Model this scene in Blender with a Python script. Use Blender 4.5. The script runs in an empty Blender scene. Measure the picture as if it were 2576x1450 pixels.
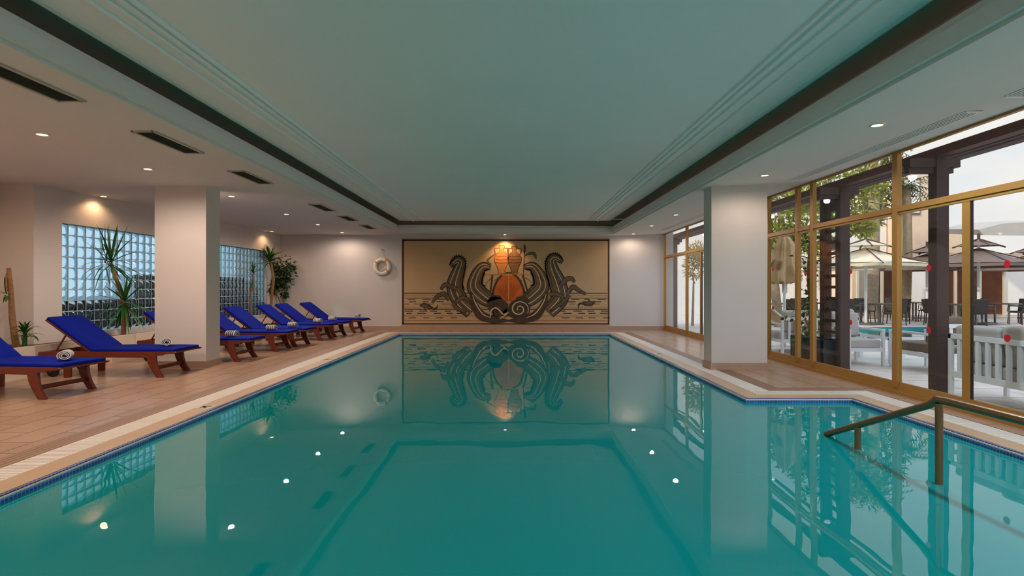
import bpy, bmesh, math, random
from mathutils import Vector, Matrix, Euler

S = bpy.context.scene
COL = S.collection
PI = math.pi
CAM_Z = 1.30
F = 1390.0
H_CEIL = 2.9575

def lin(c):
    c = c / 255.0
    return c / 12.92 if c <= 0.04045 else ((c + 0.055) / 1.055) ** 2.4

def rgb(r, g, b):
    return (lin(r), lin(g), lin(b), 1.0)

def P(x, y, D):
    """photo pixel at a distance D from the lens -> world point"""
    return Vector(((x - 1288) * D / F, D, CAM_Z + (725 - y) * D / F))

# ------------------------------------------------------------------ materials
def mat(name, col, rough=0.6, metal=0.0, var=0.0, vscale=4.0, bump=0.0, bscale=40.0, spec=0.5, stretch=None, emit=None, estr=0.0, alpha=None, sheen=0.0):
    m = bpy.data.materials.new(name)
    m.use_nodes = True
    nt = m.node_tree
    b = nt.nodes['Principled BSDF']
    b.inputs['Base Color'].default_value = col
    b.inputs['Roughness'].default_value = rough
    b.inputs['Metallic'].default_value = metal
    b.inputs['Specular IOR Level'].default_value = spec
    if sheen:
        b.inputs['Sheen Weight'].default_value = sheen
    if emit:
        b.inputs['Emission Color'].default_value = emit
        b.inputs['Emission Strength'].default_value = estr
    if var or bump:
        tc = nt.nodes.new('ShaderNodeTexCoord')
        mp = nt.nodes.new('ShaderNodeMapping')
        nt.links.new(tc.outputs['Object'], mp.inputs['Vector'])
        if stretch:
            mp.inputs['Scale'].default_value = stretch
    if var:
        n = nt.nodes.new('ShaderNodeTexNoise')
        n.inputs['Scale'].default_value = vscale
        n.inputs['Detail'].default_value = 4
        nt.links.new(mp.outputs[0], n.inputs['Vector'])
        r = nt.nodes.new('ShaderNodeMapRange')
        r.inputs[1].default_value = 0.3
        r.inputs[2].default_value = 0.7
        r.inputs[3].default_value = 1 - var
        r.inputs[4].default_value = 1 + var
        nt.links.new(n.outputs['Fac'], r.inputs[0])
        mx = nt.nodes.new('ShaderNodeMix')
        mx.data_type = 'RGBA'
        mx.blend_type = 'MULTIPLY'
        mx.inputs[0].default_value = 1
        mx.inputs[6].default_value = col
        nt.links.new(r.outputs[0], mx.inputs[7])
        nt.links.new(mx.outputs[2], b.inputs['Base Color'])
    if bump:
        n2 = nt.nodes.new('ShaderNodeTexNoise')
        n2.inputs['Scale'].default_value = bscale
        n2.inputs['Detail'].default_value = 3
        nt.links.new(mp.outputs[0], n2.inputs['Vector'])
        bp = nt.nodes.new('ShaderNodeBump')
        bp.inputs['Strength'].default_value = bump
        bp.inputs['Distance'].default_value = 0.01
        nt.links.new(n2.outputs['Fac'], bp.inputs['Height'])
        nt.links.new(bp.outputs[0], b.inputs['Normal'])
    return m

def mat_tile(name, c1, c2, grout, bw, bh, mortar=0.004, rough=0.4, rot=0.0, offset=0.5, var=0.06, axes=None, loc=(0, 0, 0)):
    """rectangular tiles laid in object space; axes picks which object axes run along the rows"""
    m = bpy.data.materials.new(name)
    m.use_nodes = True
    nt = m.node_tree
    b = nt.nodes['Principled BSDF']
    tc = nt.nodes.new('ShaderNodeTexCoord')
    sep = nt.nodes.new('ShaderNodeSeparateXYZ')
    com = nt.nodes.new('ShaderNodeCombineXYZ')
    nt.links.new(tc.outputs['Object'], sep.inputs[0])
    a = axes or (0, 1)
    nt.links.new(sep.outputs[a[0]], com.inputs[0])
    nt.links.new(sep.outputs[a[1]], com.inputs[1])
    mp = nt.nodes.new('ShaderNodeMapping')
    mp.inputs['Rotation'].default_value = (0, 0, rot)
    mp.inputs['Location'].default_value = loc
    nt.links.new(com.outputs[0], mp.inputs['Vector'])
    br = nt.nodes.new('ShaderNodeTexBrick')
    br.offset = offset
    br.inputs['Scale'].default_value = 1.0
    br.inputs['Brick Width'].default_value = bw
    br.inputs['Row Height'].default_value = bh
    br.inputs['Mortar Size'].default_value = mortar
    br.inputs['Mortar Smooth'].default_value = 0.1
    br.inputs['Color1'].default_value = c1
    br.inputs['Color2'].default_value = c2
    br.inputs['Mortar'].default_value = grout
    nt.links.new(mp.outputs[0], br.inputs['Vector'])
    n = nt.nodes.new('ShaderNodeTexNoise')
    n.inputs['Scale'].default_value = 3.0
    n.inputs['Detail'].default_value = 5
    nt.links.new(tc.outputs['Object'], n.inputs['Vector'])
    r = nt.nodes.new('ShaderNodeMapRange')
    r.inputs[1].default_value = 0.3
    r.inputs[2].default_value = 0.7
    r.inputs[3].default_value = 1 - var
    r.inputs[4].default_value = 1 + var
    nt.links.new(n.outputs['Fac'], r.inputs[0])
    mx = nt.nodes.new('ShaderNodeMix')
    mx.data_type = 'RGBA'
    mx.blend_type = 'MULTIPLY'
    mx.inputs[0].default_value = 1
    nt.links.new(br.outputs['Color'], mx.inputs[6])
    nt.links.new(r.outputs[0], mx.inputs[7])
    nt.links.new(mx.outputs[2], b.inputs['Base Color'])
    b.inputs['Roughness'].default_value = rough
    bp = nt.nodes.new('ShaderNodeBump')
    bp.inputs['Strength'].default_value = 0.4
    bp.inputs['Distance'].default_value = 0.003
    bp.invert = True
    nt.links.new(br.outputs['Fac'], bp.inputs['Height'])
    nt.links.new(bp.outputs[0], b.inputs['Normal'])
    return m

def mat_stripes(name, c1, c2, axis, period, duty=0.45, rough=0.9):
    m = bpy.data.materials.new(name)
    m.use_nodes = True
    nt = m.node_tree
    b = nt.nodes['Principled BSDF']
    tc = nt.nodes.new('ShaderNodeTexCoord')
    sep = nt.nodes.new('ShaderNodeSeparateXYZ')
    nt.links.new(tc.outputs['Object'], sep.inputs[0])
    mo = nt.nodes.new('ShaderNodeMath'); mo.operation = 'FLOORED_MODULO'
    mo.inputs[1].default_value = period
    nt.links.new(sep.outputs[axis], mo.inputs[0])
    lt = nt.nodes.new('ShaderNodeMath'); lt.operation = 'LESS_THAN'
    lt.inputs[1].default_value = period * duty
    nt.links.new(mo.outputs[0], lt.inputs[0])
    mx = nt.nodes.new('ShaderNodeMix'); mx.data_type = 'RGBA'
    mx.inputs[6].default_value = c1
    mx.inputs[7].default_value = c2
    nt.links.new(lt.outputs[0], mx.inputs[0])
    nt.links.new(mx.outputs[2], b.inputs['Base Color'])
    b.inputs['Roughness'].default_value = rough
    b.inputs['Sheen Weight'].default_value = 0.3
    return m

def mat_pane(name, tint=(1, 1, 1, 1), ior=1.5, rough=0.0):
    """clear sheet glass: lets light straight through, mirrors by Fresnel"""
    m = bpy.data.materials.new(name)
    m.use_nodes = True
    nt = m.node_tree
    nt.nodes.remove(nt.nodes['Principled BSDF'])
    out = nt.nodes['Material Output']
    tr = nt.nodes.new('ShaderNodeBsdfTransparent')
    tr.inputs[0].default_value = tint
    gl = nt.nodes.new('ShaderNodeBsdfGlossy')
    gl.inputs['Roughness'].default_value = rough
    lw = nt.nodes.new('ShaderNodeLayerWeight')
    lw.inputs['Blend'].default_value = 0.5
    pw_ = nt.nodes.new('ShaderNodeMath'); pw_.operation = 'POWER'; pw_.inputs[1].default_value = 5.0
    fr = nt.nodes.new('ShaderNodeMapRange')
    f0 = ((ior - 1) / (ior + 1)) ** 2
    fr.inputs[3].default_value = f0; fr.inputs[4].default_value = 1.0
    nt.links.new(lw.outputs['Facing'], pw_.inputs[0])
    nt.links.new(pw_.outputs[0], fr.inputs[0])
    mx = nt.nodes.new('ShaderNodeMixShader')
    nt.links.new(fr.outputs[0], mx.inputs[0])
    nt.links.new(tr.outputs[0], mx.inputs[1])
    nt.links.new(gl.outputs[0], mx.inputs[2])
    nt.links.new(mx.outputs[0], out.inputs[0])
    return m

def mat_water(name, tint, scale=1.6, strength=0.12, stretch=(1, 0.6, 1), turbid=None):
    m = mat_pane(name, tint, 1.6)
    nt = m.node_tree
    tc = nt.nodes.new('ShaderNodeTexCoord')
    mp = nt.nodes.new('ShaderNodeMapping')
    mp.inputs['Scale'].default_value = stretch
    n = nt.nodes.new('ShaderNodeTexNoise')
    n.inputs['Scale'].default_value = scale
    n.inputs['Detail'].default_value = 2.0
    n.inputs['Roughness'].default_value = 0.45
    bp = nt.nodes.new('ShaderNodeBump')
    bp.inputs['Strength'].default_value = strength
    bp.inputs['Distance'].default_value = 0.05
    nt.links.new(tc.outputs['Object'], mp.inputs['Vector'])
    nt.links.new(mp.outputs[0], n.inputs['Vector'])
    nt.links.new(n.outputs['Fac'], bp.inputs['Height'])
    for nd in nt.nodes:
        if nd.type in ('BSDF_GLOSSY', 'LAYER_WEIGHT'):
            nt.links.new(bp.outputs[0], nd.inputs['Normal'])
    if turbid:
        df = nt.nodes.new('ShaderNodeBsdfDiffuse'); df.inputs[0].default_value = turbid[0]
        mb_ = nt.nodes.new('ShaderNodeMixShader'); mb_.inputs[0].default_value = turbid[1]
        tr = [x for x in nt.nodes if x.type == 'BSDF_TRANSPARENT'][0]
        top = [x for x in nt.nodes if x.type == 'MIX_SHADER' and x != mb_][0]
        nt.links.new(tr.outputs[0], mb_.inputs[1]); nt.links.new(df.outputs[0], mb_.inputs[2])
        nt.links.new(mb_.outputs[0], top.inputs[1])
    return m

def mat_glass_block(name):
    m = bpy.data.materials.new(name)
    m.use_nodes = True
    nt = m.node_tree
    nt.nodes.remove(nt.nodes['Principled BSDF'])
    tr = nt.nodes.new('ShaderNodeBsdfTransparent'); tr.inputs[0].default_value = (0.34, 0.70, 1.0, 1)
    rf = nt.nodes.new('ShaderNodeBsdfRefraction'); rf.inputs[0].default_value = (0.62, 0.86, 1.0, 1); rf.inputs['IOR'].default_value = 1.22; rf.inputs['Roughness'].default_value = 0.08
    gl = nt.nodes.new('ShaderNodeBsdfGlossy'); gl.inputs['Roughness'].default_value = 0.08
    m1 = nt.nodes.new('ShaderNodeMixShader'); m1.inputs[0].default_value = 0.55
    m2 = nt.nodes.new('ShaderNodeMixShader'); m2.inputs[0].default_value = 0.05
    nt.links.new(tr.outputs[0], m1.inputs[1]); nt.links.new(rf.outputs[0], m1.inputs[2])
    nt.links.new(m1.outputs[0], m2.inputs[1]); nt.links.new(gl.outputs[0], m2.inputs[2])
    nt.links.new(m2.outputs[0], nt.nodes['Material Output'].inputs[0])
    return m

M = {}
M['wall'] = mat('white_plaster', rgb(208, 199, 192), 0.75, var=0.02, vscale=1.5, bump=0.08, bscale=60)
M['ceil'] = mat('ceiling_paint', rgb(216, 213, 208), 0.8, var=0.015, vscale=1.0)
M['ceilfield'] = mat('ceiling_paint_brightened', rgb(238, 238, 236), 0.8, var=0.015, vscale=1.0)  # same paint as the soffit, whitened to stand in for stronger light
M['gap'] = mat('gap_painted_shade', rgb(196, 184, 166), 0.9)  # darker than the ceiling paint: shade of the recess put into the colour
M['batten'] = mat('ceiling_batten_paint', rgb(240, 240, 238), 0.7)
M['floor'] = mat_tile('deck_tile', rgb(178, 145, 120), rgb(170, 137, 112), rgb(96, 66, 48), 0.62, 0.31, 0.005, 0.26, rot=PI / 2, var=0.05)
M['coping'] = mat('coping_stone', rgb(190, 154, 116), 0.4, var=0.04, vscale=3)
M['groove'] = mat_tile('grooved_border_tile', rgb(150, 112, 82), rgb(146, 108, 80), rgb(92, 64, 46), 4.0, 0.05, 0.006, 0.5, rot=PI / 2, var=0.05)
M['grate'] = mat('drain_grate_plastic', rgb(226, 214, 200), 0.5, var=0.03)
M['channel'] = mat('drain_channel', rgb(70, 48, 36), 0.8)
M['base'] = mat('skirting_tile', rgb(178, 146, 122), 0.45, var=0.04)
M['mosaic'] = mat_tile('blue_mosaic', rgb(26, 96, 186), rgb(30, 72, 160), rgb(120, 150, 190), 0.03, 0.03, 0.003, 0.2, offset=0, var=0.25, axes=(1, 2))
M['mosaicx'] = mat_tile('blue_mosaic_end', rgb(26, 96, 186), rgb(30, 72, 160), rgb(120, 150, 190), 0.03, 0.03, 0.003, 0.2, offset=0, var=0.25, axes=(0, 2))
M['mosaict'] = mat_tile('blue_mosaic_top', rgb(40, 66, 140), rgb(52, 62, 120), rgb(150, 140, 130), 0.03, 0.03, 0.003, 0.25, offset=0, var=0.25, axes=(0, 1))
M['lip'] = mat('white_lip', rgb(214, 214, 204), 0.25)
M['pooltile'] = mat_tile('pool_tile', (0.010, 0.40, 0.37, 1), (0.010, 0.38, 0.355, 1), (0.02, 0.34, 0.32, 1), 0.3, 0.3, 0.004, 0.5, offset=0, var=0.05)
M['poolwall'] = mat('pool_wall_tile', (0.010, 0.36, 0.36, 1), 0.5, var=0.05)
M['water'] = mat_water('pool_water', (0.50, 0.88, 0.86, 1), 1.7, 0.05, turbid=((0.0008, 0.41, 0.40, 1), 0.62))
M['bronze'] = mat('bronze_aluminium', rgb(172, 124, 56), 0.4, 0.2, var=0.04, vscale=2)
M['gasket'] = mat('black_gasket', rgb(30, 22, 16), 0.6)
M['pane'] = mat_pane('window_pane', (0.96, 0.98, 0.97, 1), 1.3)
M['gblock'] = mat_glass_block('glass_block')
M['mortar'] = mat('block_joint', rgb(176, 190, 200), 0.7)
M['vent'] = mat('vent_dark', rgb(104, 90, 72), 0.6)
M['ventframe'] = mat('vent_frame', rgb(176, 164, 148), 0.5)
M['slot'] = mat('slot_diffuser', rgb(236, 236, 232), 0.45)
M['ring'] = mat('lamp_ring', rgb(225, 205, 170), 0.4, 0.2)
M['lamp_warm'] = mat('lamp_lens_warm', (1, 1, 1, 1), 0.5, emit=(1, 0.66, 0.34, 1), estr=14)
M['lamp_cool'] = mat('lamp_lens_white', (1, 1, 1, 1), 0.5, emit=(1, 0.92, 0.86, 1), estr=14)
M['teak'] = mat('dark_red_teak', rgb(102, 38, 14), 0.42, var=0.22, vscale=10, stretch=(1, 6, 6), bump=0.05)
M['cushion'] = mat('royal_blue_canvas', rgb(0, 25, 132), 0.9, var=0.06, vscale=3, bump=0.12, bscale=300, spec=0.15)
M['towel'] = mat_stripes('striped_towel', rgb(226, 218, 208), rgb(14, 14, 56), 0, 0.06, 0.45)
M['towelend'] = mat('towel_pile', rgb(226, 216, 204), 0.95, bump=0.3, bscale=200)
M['rubber'] = mat('wheel_rubber', rgb(26, 24, 22), 0.7)
M['steel'] = mat('bolt_steel', rgb(170, 170, 170), 0.3, 0.9)
M['leaf'] = mat('yucca_leaf', rgb(38, 92, 24), 0.45, var=0.3, vscale=5)
M['leafdark'] = mat('ficus_leaf', rgb(30, 62, 22), 0.45, var=0.35, vscale=8)
M['leafdry'] = mat('dry_leaf', rgb(140, 92, 40), 0.7, var=0.2)
M['stem'] = mat('woody_stem', rgb(136, 98, 62), 0.85, var=0.25, vscale=14, bump=0.3)
M['soil'] = mat('potting_soil', rgb(70, 48, 34), 0.95, var=0.3, vscale=20, bump=0.6, bscale=60)
M['ringwhite'] = mat('lifebuoy_white', rgb(232, 222, 204), 0.5)
M['orange'] = mat('lifebuoy_orange', rgb(226, 140, 20), 0.5)
M['rope'] = mat('rope', rgb(170, 130, 100), 0.9)
M['railm'] = mat('bronze_rail', rgb(140, 106, 74), 0.32, 0.75)
# painting colours
M['m_tan'] = mat('mural_tan', rgb(196, 160, 116), 0.85, var=0.06, vscale=1.2, bump=0.1, bscale=90)
M['m_black'] = mat('mural_black', rgb(44, 30, 20), 0.85, var=0.2, vscale=6)
M['m_dark'] = mat('mural_dark_brown', rgb(76, 58, 42), 0.85, var=0.3, vscale=6)
M['m_grey'] = mat('mural_grey_brown', rgb(104, 86, 62), 0.85, var=0.2, vscale=5)
M['m_brown'] = mat('mural_brown', rgb(132, 92, 52), 0.85, var=0.2, vscale=5)
M['m_cream'] = mat('mural_cream', rgb(226, 200, 156), 0.85, var=0.05)
M['m_orange'] = mat('mural_orange', rgb(196, 98, 36), 0.85, var=0.3, vscale=2.2)
M['m_rust'] = mat('mural_rust', rgb(168, 70, 26), 0.85, var=0.2, vscale=3)
M['m_ochre'] = mat('mural_ochre', rgb(214, 142, 72), 0.85, var=0.1, vscale=4)
# outdoors
M['terrace'] = mat_tile('terrace_stone', rgb(228, 216, 206), rgb(222, 210, 200), rgb(150, 138, 128), 0.9, 0.6, 0.008, 0.55, var=0.08)
M['pergola'] = mat('pergola_wood', rgb(70, 50, 44), 0.7, var=0.2, vscale=6, stretch=(8, 1, 8))
M['pergolared'] = mat('pergola_red_wood', rgb(96, 54, 42), 0.7, var=0.2, vscale=6, stretch=(8, 1, 8))
M['whitemetal'] = mat('white_lacquer', rgb(232, 234, 236), 0.4)
M['greycush'] = mat('grey_cushion', rgb(186, 180, 174), 0.9, var=0.05, bump=0.15, bscale=200)
M['taupecush'] = mat('taupe_cushion', rgb(120, 102, 86), 0.9, var=0.05, bump=0.15, bscale=200)
M['tableglass'] = mat_pane('table_glass', (0.75, 0.93, 0.95, 1), 1.5)
M['wicker'] = mat('dark_wicker', rgb(56, 46, 42), 0.7, var=0.2, vscale=40, bump=0.4, bscale=120)
M['greymetal'] = mat('grey_metal', rgb(104, 98, 96), 0.45, 0.3)
M['cream'] = mat('cream_canvas', rgb(232, 218, 190), 0.9, var=0.03, bump=0.1)
M['beige'] = mat('beige_canvas', rgb(214, 180, 136), 0.9, var=0.08, bump=0.15)
M['taupe'] = mat('taupe_canvas', rgb(118, 100, 94), 0.9, var=0.05)
M['planter'] = mat('charcoal_planter', rgb(52, 52, 58), 0.55, var=0.1)
M['planterwhite'] = mat('planter_wall', rgb(222, 206, 186), 0.7, var=0.03)
M['ivy'] = mat('vine_leaf', rgb(74, 116, 34), 0.5, var=0.3, vscale=8)
M['pine'] = mat('pine_needles', rgb(142, 148, 52), 0.7, var=0.35, vscale=2)
M['pinedark'] = mat('olive_needles', rgb(128, 128, 76), 0.8, var=0.3, vscale=2)  # duller olive foliage colour for the rear pine
M['yellowleaf'] = mat('yellow_bamboo', rgb(176, 146, 46), 0.7, var=0.3, vscale=4)
M['bark'] = mat('palm_bark', rgb(150, 132, 108), 0.9, var=0.2, vscale=6, bump=0.4, bscale=20)
M['palm'] = mat('palm_frond', rgb(70, 84, 40), 0.6, var=0.3)
M['housewhite'] = mat('white_render', rgb(238, 236, 232), 0.8, var=0.02)
M['housetan'] = mat('tan_render', rgb(226, 202, 176), 0.8, var=0.03)
M['brick'] = mat('brown_interior', rgb(128, 78, 52), 0.8, var=0.3, vscale=1.5)
M['curtain'] = mat('pale_curtain', rgb(214, 204, 186), 0.9, var=0.08, vscale=9, stretch=(6, 6, 0.3))
M['darkglass'] = mat('dark_window', rgb(40, 44, 50), 0.1)
M['reddot'] = mat('red_sticker', rgb(200, 16, 30), 0.5)
M['hedge'] = mat('hedge_leaf', rgb(70, 92, 40), 0.7, var=0.4, vscale=3)
M['outwater'] = mat_water('outdoor_water', (0.35, 0.9, 0.9, 1), 2.5, 0.1)
M['outpool'] = mat('outdoor_pool_tile', rgb(20, 140, 146), 0.5, var=0.15, vscale=5)
M['gardenwall'] = mat('garden_wall_render', rgb(112, 88, 72), 0.9, var=0.25, vscale=3)
M['wire'] = mat('wire', rgb(90, 80, 70), 0.6)

# ------------------------------------------------------------------ mesh builder
class MB:
    def __init__(self):
        self.v = []; self.f = []; self.m = []; self.s = []
    def add(self, vs, fs, m=0, smooth=False):
        o = len(self.v)
        self.v += [tuple(x) for x in vs]
        for f in fs:
            self.f.append([i + o for i in f]); self.m.append(m); self.s.append(smooth)
        return self
    def box(self, x0, x1, y0, y1, z0, z1, m=0, T=None):
        vs = [Vector(p) for p in ((x0, y0, z0), (x1, y0, z0), (x1, y1, z0), (x0, y1, z0), (x0, y0, z1), (x1, y0, z1), (x1, y1, z1), (x0, y1, z1))]
        if T: vs = [T @ p for p in vs]
        return self.add(vs, [(0, 3, 2, 1), (4, 5, 6, 7), (0, 1, 5, 4), (1, 2, 6, 5), (2, 3, 7, 6), (3, 0, 4, 7)], m)
    def prism(self, poly, a0, a1, axis='y', m=0, T=None):
        """closed polygon extruded along an axis; poly in (x,z) for y, (y,z) for x, (x,y) for z"""
        def pt(p, a):
            return Vector({'y': (p[0], a, p[1]), 'x': (a, p[0], p[1]), 'z': (p[0], p[1], a)}[axis])
        n = len(poly)
        vs = [pt(p, a0) for p in poly] + [pt(p, a1) for p in poly]
        if T: vs = [T @ p for p in vs]
        fs = [tuple(range(n)), tuple(range(2 * n - 1, n - 1, -1))]
        for i in range(n):
            j = (i + 1) % n
            fs.append((j, i, n + i, n + j))
        return self.add(vs, fs, m)
    def quad(self, a, b, c, d, m=0):
        return self.add([a, b, c, d], [(0, 1, 2, 3)], m)
    def tube(self, pts, r, n=8, m=0, cap=True):
        pts = [Vector(p) for p in pts]
        rs = r if isinstance(r, (list, tuple)) else [r] * len(pts)
        vs = []; fs = []
        up = Vector((0, 0, 1))
        for i, p in enumerate(pts):
            t = (pts[min(i + 1, len(pts) - 1)] - pts[max(i - 1, 0)])
            if t.length < 1e-9: t = Vector((0, 0, 1))
            t.normalize()
            ref = up if abs(t.z) < 0.95 else Vector((1, 0, 0))
            u = t.cross(ref).normalized(); w = u.cross(t).normalized()
            for k in range(n):
                a = 2 * PI * k / n
                vs.append(p + u * (math.cos(a) * rs[i]) + w * (math.sin(a) * rs[i]))
        for i in range(len(pts) - 1):
            for k in range(n):
                fs.append((i * n + k, i * n + (k + 1) % n, (i + 1) * n + (k + 1) % n, (i + 1) * n + k))
        self.add(vs, fs, m, True)
        if cap:
            self.add([vs[k] for k in range(n)], [tuple(range(n))], m)
            self.add([vs[-n + k] for k in range(n)], [tuple(range(n - 1, -1, -1))], m)
        return self
    def lathe(self, prof, n=24, m=0, c=(0, 0, 0), smooth=True):
        vs = []; fs = []
        for r, z in prof:
            for k in range(n):
                a = 2 * PI * k / n
                vs.append((c[0] + r * math.cos(a), c[1] + r * math.sin(a), c[2] + z))
        for i in range(len(prof) - 1):
            for k in range(n):
                fs.append((i * n + k, i * n + (k + 1) % n, (i + 1) * n + (k + 1) % n, (i + 1) * n + k))
        return self.add(vs, fs, m, smooth)
    def blade(self, base, direction, length, width, droop, m=0, n=6, fold=0.15):
        """a long tapering leaf that arches over"""
        d = Vector(direction).normalized()
        side = d.cross(Vector((0, 0, 1)))
        if side.length < 1e-3: side = Vector((1, 0, 0))
        side.normalize()
        vs = []; fs = []
        p = Vector(base)
        cur = d.copy()
        for i in range(n + 1):
            t = i / n
            w = width * (0.45 + 1.1 * t if t < 0.4 else 0.89 * (1 - (t - 0.4) / 0.6) ** 0.8 + 0.02)
            nrm = side.cross(cur).normalized()
            vs += [p - side * w * 0.5 + nrm * w * fold, p, p + side * w * 0.5 + nrm * w * fold]
            p = p + cur * (length / n)
            cur = (cur + Vector((0, 0, -droop / n * (0.3 + 1.4 * t)))).normalized()
        for i in range(n):
            a = i * 3
            fs += [(a, a + 1, a + 4, a + 3), (a + 1, a + 2, a + 5, a + 4)]
        return self.add(vs, fs, m, True)
    def leaf(self, p, d, nrm, L, W, m=0):
        d = Vector(d).normalized(); s = d.cross(Vector(nrm)).normalized(); p = Vector(p)
        up = s.cross(d) * (W * 0.12)
        return self.add([p, p + d * L * 0.35 + s * W * 0.5 + up, p + d * L, p + d * L * 0.35 - s * W * 0.5 + up, p + d * L * 0.4], [(0, 1, 4), (1, 2, 4), (2, 3, 4), (3, 0, 4)], m, False)

def link(name, mb, mats, parent=None, loc=None, bevel=0.0, seg=2, subsurf=0):
    me = bpy.data.meshes.new(name)
    me.from_pydata(mb.v, [], mb.f)
    if not isinstance(mats, (list, tuple)): mats = [mats]
    for k in mats: me.materials.append(M[k])
    for i, p in enumerate(me.polygons):
        p.material_index = mb.m[i]; p.use_smooth = mb.s[i]
    bm = bmesh.new(); bm.from_mesh(me)
    bmesh.ops.recalc_face_normals(bm, faces=bm.faces)
    bm.to_mesh(me); bm.free()
    o = bpy.data.objects.new(name, me)
    COL.objects.link(o)
    if parent: o.parent = parent
    if loc: o.location = loc
    if bevel:
        b = o.modifiers.new('bevel', 'BEVEL'); b.width = bevel; b.segments = seg; b.limit_method = 'ANGLE'
        for p in me.polygons: p.use_smooth = True
        o.modifiers.new('wn', 'WEIGHTED_NORMAL')
    return o

def thing(name, label, cat, loc=(0, 0, 0), rz=0.0, group=None):
    o = bpy.data.objects.new(name, None)
    o.empty_display_size = 0.2
    COL.objects.link(o)
    o.location = loc; o.rotation_euler = (0, 0, rz)
    o['label'] = label; o['category'] = cat
    if group: o['group'] = group
    return o

def tag(o, label, cat, group=None):
    o['label'] = label; o['category'] = cat
    if group: o['group'] = group
    return o

def struct(o):
    o['kind'] = 'structure'
    return o

def copy_tree(o, parent=None):
    c = o.copy(); COL.objects.link(c)
    if parent: c.parent = parent
    for ch in list(o.children): copy_tree(ch, c)
    return c

def place(o, loc, rz, label, group=None):
    o.location = loc; o.rotation_euler = (0, 0, rz); o['label'] = label
    if group: o['group'] = group
    return o

# ------------------------------------------------------------------ room shell
PX0, PX1, PX2 = -3.20, 2.76, 4.00      # pool sides
PY0, PY1, PYS = -1.6, 15.70, 6.50      # near end, far end, where it widens
YF = 17.2                               # far wall
XW = 4.72                               # glazed wall
YB = -4.2
ZW = -0.05                              # water level
def wallx(y): return -7.61 + (y - 8.79) * 0.0476

b = MB()
e0, e1 = 0.69, 0.69
# deck round the borders of the pool (coping, drain and border tiles are separate)
BW = 0.70
b.box(-8.4, PX0 - BW, YB, YF, -0.3, 0)
b.box(PX0 - BW, PX1 + BW, PY1 + 0.50, YF, -0.3, 0)
b.box(PX1 + BW, XW + 0.15, PYS + BW, YF, -0.3, 0)
b.box(PX2 + 0.50, XW + 0.15, YB, PYS + BW, -0.3, 0)
b.box(PX0 - BW, PX2 + 0.50, YB, PY0, -0.3, 0)
struct(link('floor', b, 'floor'))

# coping with mosaic edge, drain channel + grate, grooved border: one ring per strip
def rail_pts(d):
    """outline of the pool pushed outward by d"""
    return [(PX0 - d, PY0), (PX0 - d, PY1 + d), (PX1 + d, PY1 + d), (PX1 + d, PYS + d), (PX2 + d, PYS + d), (PX2 + d, PY0)]
def strip(name, d0, d1, z0, z1, mats, m=0):
    a = rail_pts(d0); c = rail_pts(d1)
    b = MB()
    for i in range(5):
        vs = [(*a[i], z0), (*a[i + 1], z0), (*c[i + 1], z0), (*c[i], z0), (*a[i], z1), (*a[i + 1], z1), (*c[i + 1], z1), (*c[i], z1)]
        b.add(vs, [(0, 1, 2, 3), (7, 6, 5, 4), (0, 4, 5, 1), (3, 2, 6, 7), (0, 3, 7, 4), (1, 5, 6, 2)], m)
    return struct(link(name, b, mats))
strip('trim_1', 0.035, 0.24, -0.3, 0.0, 'coping')
strip('trim_2', 0.0, 0.035, -0.045, 0.0, 'mosaict')
strip('trim_3', -0.012, -0.0005, -0.019, -0.008, 'lip')
strip('trim_4', 0.24, 0.48, -0.3, -0.03, 'channel')
b = MB()
for d0, d1 in ((0.24, 0.252), (0.468, 0.48)):
    a = rail_pts(d0); c = rail_pts(d1)
    for i in range(5):
        b.add([(*a[i], 0), (*a[i + 1], 0), (*c[i + 1], 0), (*c[i], 0), (*a[i], -0.03), (*a[i + 1], -0.03), (*c[i + 1], -0.03), (*c[i], -0.03)], [(0, 1, 2, 3), (0, 4, 5, 1), (3, 2, 6, 7)])
def slats_y(x0, x1, ya, yb, pitch=0.034):
    y = ya
    while y < yb:
        b.box(x0, x1, y, y + pitch * 0.66, -0.022, 0.001); y += pitch
def slats_x(y0, y1, xa, xb, pitch=0.034):
    x = xa
    while x < xb:
        b.box(x, x + pitch * 0.66, y0, y1, -0.022, 0.001); x += pitch
slats_y(PX0 - 0.48, PX0 - 0.24, PY0, PY1 + 0.48)
slats_x(PY1 + 0.24, PY1 + 0.48, PX0 - 0.24, PX1 + 0.24)
slats_y(PX1 + 0.24, PX1 + 0.48, PYS + 0.48, PY1 + 0.48)
slats_x(PYS + 0.24, PYS + 0.48, PX1 + 0.24, PX2 + 0.24)
slats_y(PX2 + 0.24, PX2 + 0.48, PY0, PYS + 0.48)
struct(link('trim_5', b, 'grate'))
b = MB()
b.box(PX0 - BW, PX0 - 0.48, PY0, PY1 + 0.5, -0.3, 0.0)
b.box(PX1 + 0.48, PX1 + BW, PYS + 0.48, PY1 + 0.5, -0.3, 0.0)
b.box(PX1 + BW, PX2 + 0.5, PYS + 0.48, PYS + BW, -0.3, 0.0)
struct(link('trim_6', b, 'groove'))

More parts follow.
